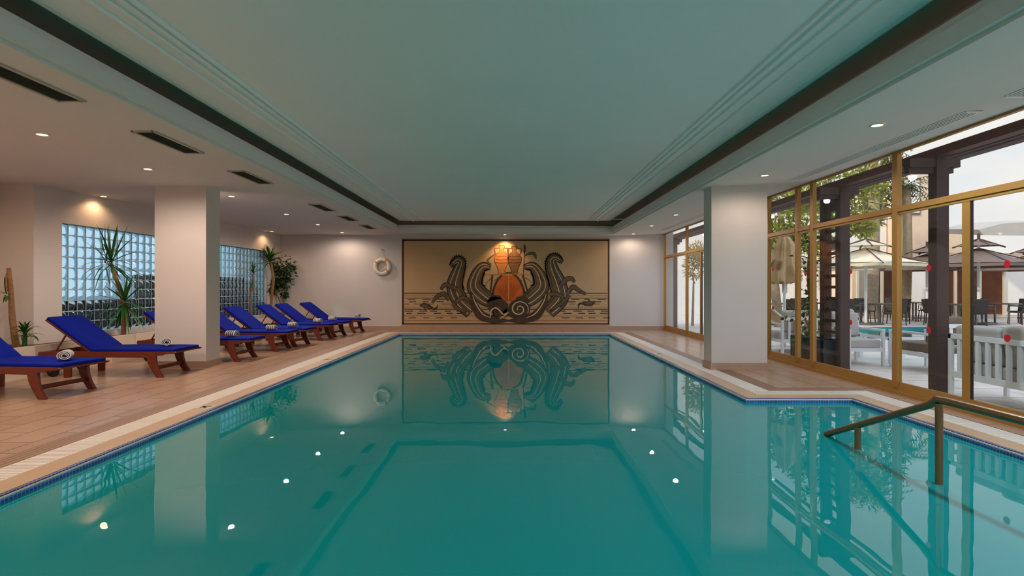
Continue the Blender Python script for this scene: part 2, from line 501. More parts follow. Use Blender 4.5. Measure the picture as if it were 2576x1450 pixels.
# pool shell, blue waterline band, water
b = MB()
ZP = -1.55
pl = [(PX0, PY0), (PX0, PY1), (PX1, PY1), (PX1, PYS), (PX2, PYS), (PX2, PY0)]
b.box(PX0, PX2, PY0, PY1, ZP - 0.1, ZP, 0)
for i in range(6):
    p, q = pl[i], pl[(i + 1) % 6]
    b.quad((*p, ZP), (*q, ZP), (*q, -0.11), (*p, -0.11), 1)
struct(link('pool_floor', b, ['pooltile', 'poolwall']))
b = MB()
ei = 0.004
pi = [(PX0 + ei, PY0 + ei), (PX0 + ei, PY1 - ei), (PX1 - ei, PY1 - ei), (PX1 - ei, PYS - ei), (PX2 - ei, PYS - ei), (PX2 - ei, PY0 + ei)]
for i in range(6):
    p, q = pi[i], pi[(i + 1) % 6]
    b.quad((*p, -0.13), (*q, -0.13), (*q, -0.02), (*p, -0.02), 0 if abs(p[0] - q[0]) < 1e-6 else 1)
struct(link('trim_7', b, ['mosaic', 'mosaicx']))
b = MB()
b.add([(PX0, PY0, ZW), (PX1, PY0, ZW), (PX1, PYS, ZW), (PX1, PY1, ZW), (PX0, PY1, ZW)], [(0, 1, 2, 3, 4)])
b.add([(PX1, PY0, ZW), (PX2, PY0, ZW), (PX2, PYS, ZW), (PX1, PYS, ZW)], [(0, 1, 2, 3)])
struct(link('pool_water', b, 'water'))

# depth marker tiles set in the coping
def depth_tile(x, y, rz, label):
    t = thing('depth_marker_tile', label, 'marker tile', (x, y, 0.0005), rz, 'depth marker tiles in the coping')
    link('tile', MB().box(-0.085, 0.085, -0.085, 0.085, 0, 0.004), 'lip', t)
    b = MB()
    for s0, s1, s2, s3 in ((-0.05, 0.05, 0.035, 0.05),):
        b.box(s0, s1, s2, s3, 0.004, 0.0055)
    for k in range(10):
        a = -0.4 + k * 0.36
        b.box(-0.014, 0.014, -0.012, 0.012, 0.004, 0.0055, 0, Matrix.Translation((0.03 * math.cos(a), -0.015 + 0.035 * math.sin(a), 0)) @ Matrix.Rotation(a, 4, 'Z'))
    link('numeral', b, 'm_black', t)
    return t
depth_tile(PX0 - 0.13, 6.02, PI / 2, 'small white marked tile in the pool edge beside the nearest blue loungers')
depth_tile(PX0 - 0.13, 10.0, PI / 2, 'small white marked tile in the pool edge beside the farther blue loungers')
depth_tile(PX1 + 0.13, 10.9, -PI / 2, 'small marked tile in the pool edge on the window side, beyond the white column')
depth_tile(-0.18, PY1 + 0.13, 0, 'small marked tile in the pool edge below the middle of the mural')

# walls
b = MB()
b.box(-8.6, XW + 0.3, YF, YF + 0.25, -0.3, 3.4)
struct(link('wall_far', b, 'wall'))
b = MB()
b.box(-8.6, XW + 0.3, YB - 0.25, YB, -0.3, 3.4)
struct(link('wall_back', b, 'wall'))
# left wall: near stretch, jog, long stretch with two glass block windows
W1 = (9.315, 12.66); W2 = (13.00, 16.30); WZ0, WZ1 = 0.52, 2.40
b = MB()
b.box(-8.4, -8.15, YB, 8.79, -0.3, 3.4)
b.box(-8.4, wallx(8.79) - 0.22, 8.79, 9.05, -0.3, 3.4)
def wall_seg(y0, y1, z0, z1, t=0.22):
    x0, x1 = wallx(y0), wallx(y1)
    b.add([(x0 - t, y0, z0), (x0, y0, z0), (x1, y1, z0), (x1 - t, y1, z0), (x0 - t, y0, z1), (x0, y0, z1), (x1, y1, z1), (x1 - t, y1, z1)],
          [(0, 3, 2, 1), (4, 5, 6, 7), (0, 1, 5, 4), (1, 2, 6, 5), (2, 3, 7, 6), (3, 0, 4, 7)])
wall_seg(8.79, W1[0], -0.3, 3.4); wall_seg(W1[1], W2[0], -0.3, 3.4); wall_seg(W2[1], YF, -0.3, 3.4)
for w in (W1, W2):
    wall_seg(w[0], w[1], -0.3, WZ0); wall_seg(w[0], w[1], WZ1, 3.4)
struct(link('wall_left', b, 'wall'))

# glass block windows
def glass_blocks(name, y0, y1, n, rows=10):
    b = MB()
    g = MB()
    dy = (y1 - y0) / n; dz = (WZ1 - WZ0) / rows
    for i in range(n):
        for k in range(rows):
            ya, yb = y0 + i * dy + 0.006, y0 + (i + 1) * dy - 0.006
            za, zb = WZ0 + k * dz + 0.006, WZ0 + (k + 1) * dz - 0.006
            N = 4
            for side, off in ((0, -0.05),):
                vs = []; fs = []
                for p in range(N + 1):
                    for q in range(N + 1):
                        u, v = p / N, q / N
                        bul = 0.030 * (1 - (2 * u - 1) ** 4) * (1 - (2 * v - 1) ** 4) * (0.75 + 0.25 * math.sin(7 * u + 3 * i) * math.cos(6 * v + k))
                        y = ya + (yb - ya) * u
                        vs.append((wallx(y) + off + (bul if side == 0 else -bul), y, za + (zb - za) * v))
                for p in range(N):
                    for q in range(N):
                        a = p * (N + 1) + q
                        fs.append((a, a + 1, a + N + 2, a + N + 1))
                g.add(vs, fs, 0, True)
    for k in range(rows + 1):
        z = WZ0 + k * dz
        for ya, yb in ((y0, y1),):
            b.add([(wallx(ya) - 0.07, ya, z - 0.006), (wallx(ya) - 0.045, ya, z - 0.006), (wallx(yb) - 0.045, yb, z - 0.006), (wallx(yb) - 0.07, yb, z - 0.006),
                   (wallx(ya) - 0.07, ya, z + 0.006), (wallx(ya) - 0.045, ya, z + 0.006), (wallx(yb) - 0.045, yb, z + 0.006), (wallx(yb) - 0.07, yb, z + 0.006)],
                  [(0, 3, 2, 1), (4, 5, 6, 7), (0, 1, 5, 4), (1, 2, 6, 5), (2, 3, 7, 6), (3, 0, 4, 7)])
    for i in range(n + 1):
        y = y0 + i * dy
        b.box(wallx(y) - 0.062, wallx(y) - 0.05, y - 0.004, y + 0.004, WZ0, WZ1)
    w = struct(link(name, b, 'mortar'))
    link('glass_panel', g, 'gblock', w)
    return w
glass_blocks('window_1', W1[0], W1[1], 18)
glass_blocks('window_2', W2[0], W2[1], 18)
# yard outside those windows
b = MB(); b.box(-14, -8.4, 6, 19, -0.3, -0.02)
struct(link('ground_yard', b, 'terrace'))
b = MB(); b.box(-8.75, -8.5, 8.9, 12.8, -0.02, 1.06); b.box(-8.75, -8.35, 12.8, 17.5, -0.02, 1.62)
struct(link('wall_garden', b, 'gardenwall'))

# columns
def column(name, x0, x1, y0, y1, zt):
    c = struct(link(name, MB().box(x0, x1, y0, y1, 0, zt), 'wall'))
    s = struct(link('column_skirting', MB().box(x0 - .018, x1 + .018, y0 - .018, y1 + .018, 0, 0.105), 'base', c))
    return c
column('column', -5.84, -5.00, 9.03, 9.46, 3.0)
column('column', 3.18, 4.07, 8.81, 9.16, 3.0)

# skirtings on the far wall and under the mural
b = MB(); b.box(wallx(YF), -3.45, YF - 0.015, YF, 0, 0.11); b.box(3.05, XW, YF - 0.015, YF, 0, 0.11); b.box(-3.45, 3.05, YF - 0.035, YF, 0, 0.15)
struct(link('baseboard_far', b, 'base'))

# ceiling: raised field, stepped cove, soffits
IX0, IX1, IY0, IY1 = -3.40, 2.98, -2.6, 16.5
ZL, ZR = H_CEIL, 2.915
b = MB()
frs = []
for d, z in ((-0.34, 3.285), (-0.22, 3.287), (-0.13, 3.293), (-0.06, 3.306), (-0.01, 3.33), (0.02, 3.37), (0.03, 3.45)):
    frs.append([(IX0 - d, IY0 - d, z), (IX1 + d, IY0 - d, z), (IX1 + d, IY1 + d, z), (IX0 - d, IY1 + d, z)])
b.add(frs[0], [(0, 1, 2, 3)])
for i in range(len(frs) - 1):
    for k in range(4):
        j = (k + 1) % 4
        b.add([frs[i][k], frs[i][j], frs[i + 1][j], frs[i + 1][k]], [(0, 1, 2, 3)])
struct(link('ceiling', b, 'ceilfield'))
prof = [(0.08, 0.028), (0.0, 0.030), (0.0, 0.165), (0.04, 0.170), (0.04, 0.235), (0.50, 0.235), (0.50, 0.49)]
b = MB()
rings = []
for d, dz in prof:
    rings.append([(IX0 - d, IY0 - d, ZL + dz), (IX1 + d, IY0 - d, ZR + dz), (IX1 + d, IY1 + d, ZR + dz), (IX0 - d, IY1 + d, ZL + dz)])
for i in range(len(prof) - 1):
    for k in range(4):
        j = (k + 1) % 4
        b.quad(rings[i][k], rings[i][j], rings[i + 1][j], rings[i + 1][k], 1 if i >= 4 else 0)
# recess surfaces with shade put into their darker colour, closed at the top
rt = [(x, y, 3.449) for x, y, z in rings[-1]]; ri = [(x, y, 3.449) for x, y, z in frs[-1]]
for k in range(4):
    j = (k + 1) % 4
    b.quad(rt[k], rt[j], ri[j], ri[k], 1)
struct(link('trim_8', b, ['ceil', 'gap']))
b = MB()
a0, a1, a2, a3 = (IX0 - .05, IY0 - .05, ZL), (IX1 + .05, IY0 - .05, ZR), (IX1 + .05, IY1 + .05, ZR), (IX0 - .05, IY1 + .05, ZL)
ZS = 2.985                               # soffit at the glazed wall
def thick(q):
    n = len(q)
    b.add(list(q) + [(x, y, z + 0.1) for x, y, z in q], [tuple(range(n)), tuple(range(2 * n - 1, n - 1, -1))] + [((i + 1) % n, i, n + i, n + (i + 1) % n) for i in range(n)])
thick([(-8.5, YB, ZL), (a0[0], YB, ZL), (a3[0], YF, ZL), (-8.5, YF, ZL)])
thick([(a1[0], YB, ZR), (XW + 0.1, YB, ZS), (XW + 0.1, YF, ZS), (a2[0], YF, ZR)])
thick([(a3[0], a3[1], ZL), (a2[0], a2[1], ZR), (a2[0], YF, ZR), (a3[0], YF, ZL)])
thick([(a0[0], YB, ZL), (a1[0], YB, ZR), (a1[0], a1[1], ZR), (a0[0], a0[1], ZL)])
struct(link('ceiling_soffit', b, 'ceil'))
# roof slab above everything (keeps daylight out)
struct(link('roof', MB().box(-8.8, XW + 0.35, YB - 0.3, YF + 0.3, 3.45, 3.65), 'ceil'))
# plaster battens in two bands of four
n = 9
for xs, ye in (((-2.905, 16.25), (-2.77, 16.2), (-2.675, 16.1), (-2.60, 15.95)), ((2.215, 15.95), (2.295, 16.1), (2.395, 16.2), (2.535, 16.25))), :
    pass
for x, ye in ((-2.905, 16.3), (-2.77, 16.2), (-2.675, 16.1), (-2.60, 15.95), (2.215, 15.95), (2.295, 16.1), (2.395, 16.2), (2.535, 16.3)):
    struct(link('trim_%d' % n, MB().prism([(x - 0.013, 3.286), (x - 0.011, 3.262), (x + 0.011, 3.262), (x + 0.013, 3.286)], -2.4, ye), 'batten')); n += 1

# ------------------------------------------------------------------ glazed wall
MULL = [17.14, 14.95, 13.84, 12.7, 11.5, 10.2, 9.15, 8.69, 6.80, 5.75, 4.6, 2.6, 0.6, -1.6, YB]
full = {17.14, 14.95, 12.7, 10.2, 9.15, 8.69, 6.80, 4.6, 2.6, 0.6, -1.6, YB}
ZT0, ZT1 = 2.20, 2.30
XF0, XF1 = XW - 0.002, XW + 0.046
wn = 3
b = MB()
b.box(XF0 - 0.03, XF1 + 0.03, YB, YF, 0.0, 0.045); b.box(XF0, XF1, YB, YF, 0.045, 0.085)
b.box(XF0, XF1, YB, YF, 2.955, 3.0)
struct(link('window_sill', b, 'bronze'))
fl = sorted(full)
for i in range(len(fl) - 1):
    y0, y1 = fl[i], fl[i + 1]
    f = MB()
    w = 0.045
    f.box(XF0 - 0.012, XF1, y0 + 0.0005, y0 + w, 0.086, 2.954)
    f.box(XF0 - 0.012, XF1, y1 - w, y1 - 0.0005, 0.086, 2.954)
    f.box(XF0, XF1, y0 + w, y1 - w, ZT0, ZT1); f.box(XF0 - 0.018, XF0, y0 + w, y1 - w, ZT0 + 0.03, ZT1 - 0.015)
    win = struct(link('window_%d' % wn, f, 'bronze')); wn += 1
    tp = MB().box(XW + 0.018, XW + 0.024, y0 + w, y1 - w, ZT1, 2.96)
    link('transom_pane', tp, 'pane', win)
    mids = [y for y in MULL if y0 + 0.1 < y < y1 - 0.1]
    ys = [y0] + sorted(mids) + [y1]
    for y in mids:
        link('stile', MB().box(XF0 + 0.005, XF1 - 0.005, y - 0.05, y + 0.05, 0.085, ZT0), 'bronze', win)
        link('gasket', MB().box(XF0 + 0.012, XF1 - 0.012, y - 0.06, y - 0.05, 0.085, ZT0), 'gasket', win)
    panes = {}
    for k in range(len(ys) - 1):
        panes[k] = link('pane', MB().box(XW + 0.018, XW + 0.024, ys[k] + w, ys[k + 1] - w, 0.085, ZT0), 'pane', win)
        link('bottom_rail', MB().box(XF0 + 0.006, XF1 - 0.006, ys[k] + w, ys[k + 1] - w, 0.085, 0.15), 'bronze', win)
    # red warning dots on the panes
    for (yd, zd) in ((13.35, 1.62), (10.03, 1.64), (10.03, 0.94), (8.92, 1.53), (8.92, 0.79), (7.73, 1.53), (7.73, 0.82), (6.28, 1.53), (6.28, 0.82), (5.285, 1.53), (5.285, 0.82), (3.4, 1.53), (3.4, 0.82)):
        if y0 < yd < y1:
            d = MB()
            R = 0.036
            vs = [(XW + 0.0155, yd + R * math.cos(2 * PI * q / 24), zd + R * math.sin(2 * PI * q / 24)) for q in range(24)]
            vs2 = [(XW + 0.0175, p[1], p[2]) for p in vs]
            d.add(vs + vs2, [tuple(range(24)), tuple(range(47, 23, -1))] + [((q + 1) % 24, q, 24 + q, 24 + (q + 1) % 24) for q in range(24)])
            link('warning_dot', d, 'reddot', panes[[k for k in range(len(ys) - 1) if ys[k] < yd < ys[k + 1]][0]])

# ------------------------------------------------------------------ ceiling lamps and vents
def add_spot(parent, col, power, blend=0.55, size=2.5, rad=0.05, rx=0.0, ry=0.0):
    L = bpy.data.lights.new('lamp_beam', 'SPOT')
    L.color = col; L.energy = power; L.spot_size = size; L.spot_blend = blend; L.shadow_soft_size = rad
    o = bpy.data.objects.new('lamp_beam', L); COL.objects.link(o)
    o.parent = parent; o.location = (0, 0, -0.03); o.rotation_euler = (rx, ry, 0)
    return o
def downlight_proto(lens):
    t = thing('recessed_downlight', 'x', 'downlight')
    link('rim', MB().lathe([(0.048, 0.001), (0.052, -0.009), (0.066, -0.011), (0.074, -0.004), (0.075, 0.002)], 28), 'ring', t)
    link('lens', MB().lathe([(0.0005, -0.0045), (0.03, -0.005), (0.047, -0.003), (0.049, 0.002)], 28), lens, t)
    return t
ORD = ['first', 'second', 'third', 'fourth', 'fifth', 'sixth', 'seventh', 'eighth', 'ninth']
WARM = (1.0, 0.60, 0.32); NEUT = (1.0, 0.80, 0.67); COOL = (0.78, 0.86, 1.0)
pw = downlight_proto('lamp_warm'); pc = downlight_proto('lamp_cool')
used = {'w': False, 'c': False}
def downlight(x, y, z, kind, label, group, power, col, size=3.08, rx=0, ry=0, rad=0.05):
    if kind == 'w':
        o = copy_tree(pw) if used['w'] else pw
    else:
        o = copy_tree(pc) if used['c'] else pc
    used[kind] = True
    place(o, (x, y, z), 0, label, group)
    lights.append((o, col, power, size, rx, ry, rad))
lights = []
PL, PWASH, PR = 102, 13, 38
for i, y in enumerate([5.95, 7.68, 9.97, 12.39, 14.4, 16.46]):
    downlight(-5.06, y, ZL, 'c', '%s downlight from the camera in the row over the blue loungers' % ORD[i], 'downlights over the loungers', PL if i < 5 else 42, NEUT)
for i, (x, y) in enumerate([(-7.37, 9.97), (-7.15, 13.0), (-7.0, 16.1)]):
    downlight(x, y, ZL, 'w', ['warm downlight close to the wall above the larger glass block window', 'warm downlight close to the wall above the near end of the far glass block window', 'warm downlight close to the wall in the corner above the ficus'][i], 'warm wall downlights', PWASH, WARM, 2.6)
downlight(-0.22, 16.93, ZL - 0.02, 'c', 'downlight in the ceiling edge above the middle of the mural', 'downlights along the far wall', 60, WARM, 2.0)
for i, y in enumerate([5.55, 8.02, 10.2, 12.36, 14.53, 16.70]):
    z = ZR + (3.67 - a1[0]) / (XW + 0.1 - a1[0]) * (ZS - ZR)
    downlight(3.67, y, z, 'c', '%s downlight from the camera in the row along the windows' % ORD[i], 'downlights along the windows', [105, 30, 40, 90, 85, 22][i], NEUT if i in (1, 5) else COOL)
for o, col, power, size, rx, ry, rad in lights:
    add_spot(o, col, power, 0.55, size, rad, rx, ry)
# further lamps of the same rows, above and behind the camera
def lamp_only(x, y, z, col, power, size=3.08):
    L = bpy.data.lights.new('lamp_beam', 'SPOT'); L.color = col; L.energy = power; L.spot_size = size; L.spot_blend = 0.55; L.shadow_soft_size = 0.05
    o = bpy.data.objects.new('lamp_beam', L); COL.objects.link(o); o.location = (x, y, z)
for y in (4.1, 2.2, 0.3, -1.7, -3.4):
    lamp_only(-5.06, y, ZL - 0.035, NEUT, PL)
lamp_only(-7.75, 7.2, ZL - 0.035, WARM, PWASH)
lamp_only(-7.75, 4.0, ZL - 0.035, WARM, PWASH)
for y in (3.3, 1.1, -1.3):
    lamp_only(3.67, y, ZR - 0.01, COOL, 105)

def vent(x0, x1, y0, y1, z, label):
    t = thing('air_vent', label, 'air vent', ((x0 + x1) / 2, (y0 + y1) / 2, z), 0, 'dark air vents in the lounger ceiling')
    hx, hy = (x1 - x0) / 2, (y1 - y0) / 2
    b = MB()
    for q in ((-hx - .02, -hx + .012, -hy - .02, hy + .02), (hx - .012, hx + .02, -hy - .02, hy + .02), (-hx, hx, -hy - .02, -hy + .012), (-hx, hx, hy - .012, hy + .02)):
        b.box(q[0], q[1], q[2], q[3], -0.014, 0.002)
    link('frame', b, 'ventframe', t)
    link('backing', MB().box(-hx, hx, -hy, hy, -0.002, 0.001), 'vent', t)
    b = MB()
    k = -hx + 0.025
    while k < hx - 0.015:
        b.box(-0.011, 0.011, -hy, hy, -0.0012, 0.0012, 0, Matrix.Translation((k, 0, -0.007)) @ Matrix.Rotation(0.7, 4, 'Y')); k += 0.021
    link('louvre', b, 'vent', t)
for i, y in enumerate([3.95, 5.83, 7.80, 10.9, 12.66, 14.5]):
    vent(-4.0, -3.78, y, y + 0.92 - 0.02 * (i > 3), ZL, 'dark rectangular air vent over the left deck, %s counted from the camera' % ORD[i])
def slot_vent(x0, x1, y0, y1, label):
    t = thing('slot_diffuser', label, 'slot diffuser', ((x0 + x1) / 2, (y0 + y1) / 2, 0), 0, 'slot diffusers above the windows')
    zz = lambda x: ZR + (x - a1[0]) / (XW + 0.1 - a1[0]) * (ZS - ZR)
    hx, hy = (x1 - x0) / 2, (y1 - y0) / 2; cx = (x0 + x1) / 2
    b = MB(); bd = MB()
    nb = 5
    for k in range(nb):
        x = -hx + (2 * hx) * k / (nb - 1)
        z = zz(cx + x)
        b.box(x - 0.010, x + 0.010, -hy, hy, z - 0.0055, z - 0.0025)
    for s in (-1, 1):
        b.box(-hx, hx, s * hy - 0.012, s * hy + 0.012, zz(cx) - 0.016, zz(cx) - 0.003)
    bd.add([(-hx, -hy, zz(x0) - 0.002), (hx, -hy, zz(x1) - 0.002), (hx, hy, zz(x1) - 0.002), (-hx, hy, zz(x0) - 0.002)], [(0, 1, 2, 3)])
    link('blade', b, 'slot', t); link('backing', bd, 'gasket', t)
slot_vent(4.27, 4.43, 5.2, 8.5, 'long pale slot diffuser in the ceiling, between the white column and the near windows')
slot_vent(4.27, 4.43, 1.6, 4.78, 'pale slot diffuser in the ceiling corner, cut off by the edge of the photo')
slot_vent(4.27, 4.43, 10.6, 15.9, 'long slot diffuser in the ceiling beyond the white column, above the far windows')

# ------------------------------------------------------------------ mural (a plain sea scene of waves, a shell and two jars)
U0, V0, SC = 1000.0, 590.0, 560.0 / 2576.0
DM = YF - 0.03
def mp_(u, v):
    p = P(U0 + u * SC, V0 + v * SC, DM)
    return p.x, p.z
def flat(poly, layer, m=0, b=None):
    b = b or MB()
    y1 = YF - 0.028 - layer * 0.0012; y0 = y1 - 0.0012
    b.prism([mp_(u, v) for u, v in poly], y0, y1, 'y', m)
    return b
def spline(pts, n=10):
    pts = [Vector(p) for p in pts]
    out = []
    for i in range(len(pts) - 1):
        p0 = pts[max(i - 1, 0)]; p1 = pts[i]; p2 = pts[i + 1]; p3 = pts[min(i + 2, len(pts) - 1)]
        for k in range(n):
            t = k / n
            out.append(0.5 * ((2 * p1) + (p2 - p0) * t + (2 * p0 - 5 * p1 + 4 * p2 - p3) * t * t + (3 * p1 - p0 - 3 * p2 + p3) * t ** 3))
    out.append(pts[-1])
    return out
def ribbon(b, pts, w, layer, m=0, n=10):
    sp = spline([(p[0], p[1], 0) for p in pts], n)
    N = len(sp)
    ws = w if isinstance(w, (list, tuple)) else [w, w]
    y1 = YF - 0.028 - layer * 0.0012; y0 = y1 - 0.0012
    vs = []
    for i, p in enumerate(sp):
        t = sp[min(i + 1, N - 1)] - sp[max(i - 1, 0)]
        t.normalize()
        nn = Vector((-t.y, t.x, 0))
        q = i / (N - 1) * (len(ws) - 1); k = min(int(q), len(ws) - 2); ww = ws[k] + (ws[k + 1] - ws[k]) * (q - k)
        for s in (-1, 1):
            x, z = mp_(p.x + nn.x * ww * 0.5 * s, p.y + nn.y * ww * 0.5 * s)
            vs.append((x, y0, z))
    vs2 = [(x, y1, z) for x, y, z in vs]
    fs = []
    for i in range(N - 1):
        a = 2 * i
        fs.append((a, a + 1, a + 3, a + 2))
    M2 = 2 * N
    for i in range(N - 1):
        for s in (0, 1):
            fs.append((2 * i + s, 2 * i + 2 + s, M2 + 2 * i + 2 + s, M2 + 2 * i + s))
    b.add(vs + vs2, fs, m)
    return b

mural = thing('mural', 'wide tan wall painting of dark curling waves and an orange shell, framed in black', 'mural', (0, 0, 0))
link('panel', MB().prism([mp_(45, 45), mp_(2458, 45), mp_(2458, 1055), mp_(45, 1055)], YF - 0.028, YF - 0.001), 'm_tan', mural)
b = MB()
for r in ((55, 58, 2450, 76), (55, 1030, 2450, 1044), (55, 58, 74, 1044), (2434, 58, 2450, 1044)):
    flat([(r[0], r[1]), (r[2], r[1]), (r[2], r[3]), (r[0], r[3])], 0, 0, b)
link('border', b, 'm_black', mural)
b = MB(); rnd = random.Random(5)
for v, th, m in ((676, 9, 0), (700, 5, 1), (722, 4, 1), (738, 6, 1), (862, 9, 0), (842, 4, 1), (940, 6, 1), (998, 5, 1)):
    flat([(78, v), (2430, v + 1), (2430, v + 1 + th), (78, v + th)], 0, m, b)
for v in (752, 780, 806, 888, 914, 966):
    u = 80 + rnd.random() * 60
    while u < 2380:
        L = 55 + rnd.random() * 45
        if not (740 < u < 1780):
            flat([(u, v - 4), (u + L, v - 4), (u + L, v + 5), (u, v + 5)], 1, 0 if v != 806 else 1, b)
        u += L + 40 + rnd.random() * 55
link('sea_lines', b, ['m_black', 'm_brown'], mural)
# shell
b = MB()
arch = [(1285 + 205 * math.cos(a), 775 - 340 * math.sin(a) if math.sin(a) > 0 else 775) for a in [PI * k / 32 for k in range(33)]]
flat([(1285 + (u - 1285) * 1.0, v) for u, v in arch], 1, 1, b)
flat([(1285 + (u - 1285) * 0.86, 775 + (v - 775) * 0.93) for u, v in arch], 2, 0, b)
for k in range(-4, 5):
    if k == 0: continue
    ribbon(b, [(1285 + k * 6, 772), (1285 + k * 27, 640), (1285 + k * 34, 540 + abs(k) * 18)], [3, 7, 5], 3, 2)
ribbon(b, [(1285, 880), (1285, 640), (1285, 452)], [10, 12, 10], 4, 3)
for k in range(6):
    flat([(1180 + 30 * k, 470 - 4), (1205 + 30 * k, 470 - 4), (1205 + 30 * k, 478), (1180 + 30 * k, 478)], 3, 3, b) if k in (1, 2, 3, 4) else None
link('shell', b, ['m_orange', 'm_dark', 'm_rust', 'm_ochre'], mural)
# beam line across and slanted reeds
b = MB()
ribbon(b, [(985, 462), (1560, 458)], [7, 7], 3, 1, 4)
for p, q, w in (((1098, 470), (1078, 660), 24), ((1450, 470), (1500, 650), 24), ((1085, 500), (1000, 600), 6), ((1480, 500), (1560, 560), 6), ((1440, 540), (1400, 500), 8), ((1120, 540), (1160, 500), 8)):
    ribbon(b, [p, q], [w, w * 0.8], 2, 0, 4)
ribbon(b, [(1472, 110), (1472, 150), (1470, 200), (1468, 240), (1455, 462)], [6, 26, 26, 8, 8], 3, 0)
ribbon(b, [(1470, 250), (1520, 225), (1580, 225), (1606, 290)], [10, 30, 44, 10], 2, 2)
ribbon(b, [(1130, 230), (1070, 270), (1042, 310), (1090, 345)], [8, 20, 26, 8], 2, 2)
link('reed', b, ['m_dark', 'm_ochre', 'm_grey'], mural)
# two jars standing on the shell
def jar(cx, top, bot, w, ma, mb2):
    b = MB()
    pr = [(0.0, 0.30), (0.05, 0.36), (0.09, 0.20), (0.18, 0.22), (0.28, 0.62), (0.42, 1.0), (0.58, 0.92), (0.78, 0.55), (0.93, 0.36), (1.0, 0.46)]
    Hh = bot - top
    poly = [(cx + w * 0.5 * r, top + Hh * t) for t, r in pr] + [(cx - w * 0.5 * r, top + Hh * t) for t, r in reversed(pr)]
    bl = 4
    # outline a little larger, body on top, split into strips so that each piece is convex
    for lay, grow, mm in ((2, 8, 1), (3, 0, 0)):
        for i in range(len(pr) - 1):
            (t0, r0), (t1, r1) = pr[i], pr[i + 1]
            e = grow
            flat([(cx - w * .5 * r0 - e, top + Hh * t0 - (e if i == 0 else 0)), (cx + w * .5 * r0 + e, top + Hh * t0 - (e if i == 0 else 0)), (cx + w * .5 * r1 + e, top + Hh * t1), (cx - w * .5 * r1 - e, top + Hh * t1)], lay, mm, b)
    for s in (-1, 1):
        ribbon(b, [(cx + s * w * .12, top + Hh * .08), (cx + s * w * .48, top + Hh * .10), (cx + s * w * .42, top + Hh * .30)], [9, 12, 9], 3, 1)
    for t in (0.36, 0.48, 0.60):
        r = 0.86
        ribbon(b, [(cx - w * .5 * r, top + Hh * t), (cx, top + Hh * (t + .025)), (cx + w * .5 * r, top + Hh * t)], [6, 6], 4, 1)
    return link('jar', b, [ma, mb2], mural)
jar(1205, 135, 452, 165, 'm_ochre', 'm_rust')
jar(1352, 140, 448, 160, 'm_brown', 'm_dark')
# four tall wave plumes with curling tips
def plume(spine, width, flip, name='wave_crest'):
    b = MB()
    ribbon(b, spine, [w + 22 for w in width], 4, 0, 12)
    ribbon(b, spine, width, 5, 1, 12)
    # pale and dark streaks following the plume
    sp = spline([(p[0], p[1], 0) for p in spine], 6)
    for off, mm, th in ((-0.30, 2, 8), (-0.12, 0, 6), (0.06, 2, 9), (0.24, 3, 12), (0.38, 0, 7)):
        pts = []
        for i, p in enumerate(sp):
            t = sp[min(i + 1, len(sp) - 1)] - sp[max(i - 1, 0)]; t.normalize()
            q = i / (len(sp) - 1) * (len(width) - 1); k = min(int(q), len(width) - 2); ww = width[k] + (width[k + 1] - width[k]) * (q - k)
            pts.append((p.x - t.y * ww * off * flip, p.y + t.x * ww * off * flip))
        pts = pts[1:-3:2]
        ribbon(b, pts, [th, th * 0.5], 6, mm, 4)
    # ragged foam along the outer edge
    for i in range(2, len(sp) - 2):
        p = sp[i]; t = sp[i + 1] - sp[i - 1]; t.normalize()
        q = i / (len(sp) - 1) * (len(width) - 1); k = min(int(q), len(width) - 2); ww = width[k] + (width[k + 1] - width[k]) * (q - k)
        o = Vector((-t.y, t.x, 0)) * flip
        if q > 1.5:
            e0 = p + o * (ww * .5) - t * 10; e1 = p + o * (ww * .5) + t * 14; e2 = p + o * (ww * .5 + 34) - t * 26
            flat([(e0.x, e0.y), (e1.x, e1.y), (e2.x, e2.y)], 4, 0, b)
    return link(name, b, ['m_black', 'm_grey', 'm_cream', 'm_brown'], mural)
plume([(860, 900), (720, 760), (660, 600), (700, 440), (735, 330), (690, 300), (610, 370)], [150, 170, 170, 130, 90, 80, 24], 1)
plume([(1130, 800), (1010, 730), (900, 620), (910, 500), (960, 400), (1010, 370), (1080, 388)], [110, 170, 170, 130, 100, 80, 24], 1)
plume([(1440, 800), (1560, 720), (1660, 610), (1645, 490), (1590, 395), (1540, 366), (1455, 380)], [110, 170, 170, 130, 100, 80, 24], -1)
plume([(1740, 900), (1880, 740), (1850, 560), (1795, 420), (1775, 310), (1830, 270), (1912, 322)], [150, 180, 180, 140, 100, 80, 24], -1)
# low curling spray at both flanks
def spray(pts, w):
    b = MB(); ribbon(b, pts, [x + 14 for x in w], 6, 0); ribbon(b, pts, w, 7, 1)
    return link('wave_spray', b, ['m_black', 'm_grey'], mural)
spray([(700, 640), (610, 600), (545, 585), (500, 640)], [34, 46, 40, 14])
spray([(600, 760), (540, 690), (460, 720), (400, 790)], [34, 44, 34, 12])
spray([(1880, 600), (1940, 530), (2010, 510), (2050, 555)], [34, 48, 40, 14])
spray([(1960, 690), (2030, 610), (2100, 650), (2180, 690)], [34, 44, 34, 12])
spray([(660, 800), (730, 740), (800, 745), (830, 800)], [30, 40, 36, 14])
spray([(1760, 700), (1830, 690), (1900, 720), (1920, 760)], [30, 40, 36, 14])
spray([(640, 800), (700, 860), (800, 905)], [40, 34, 8])
spray([(1990, 700), (1900, 800), (1760, 880)], [30, 34, 8])
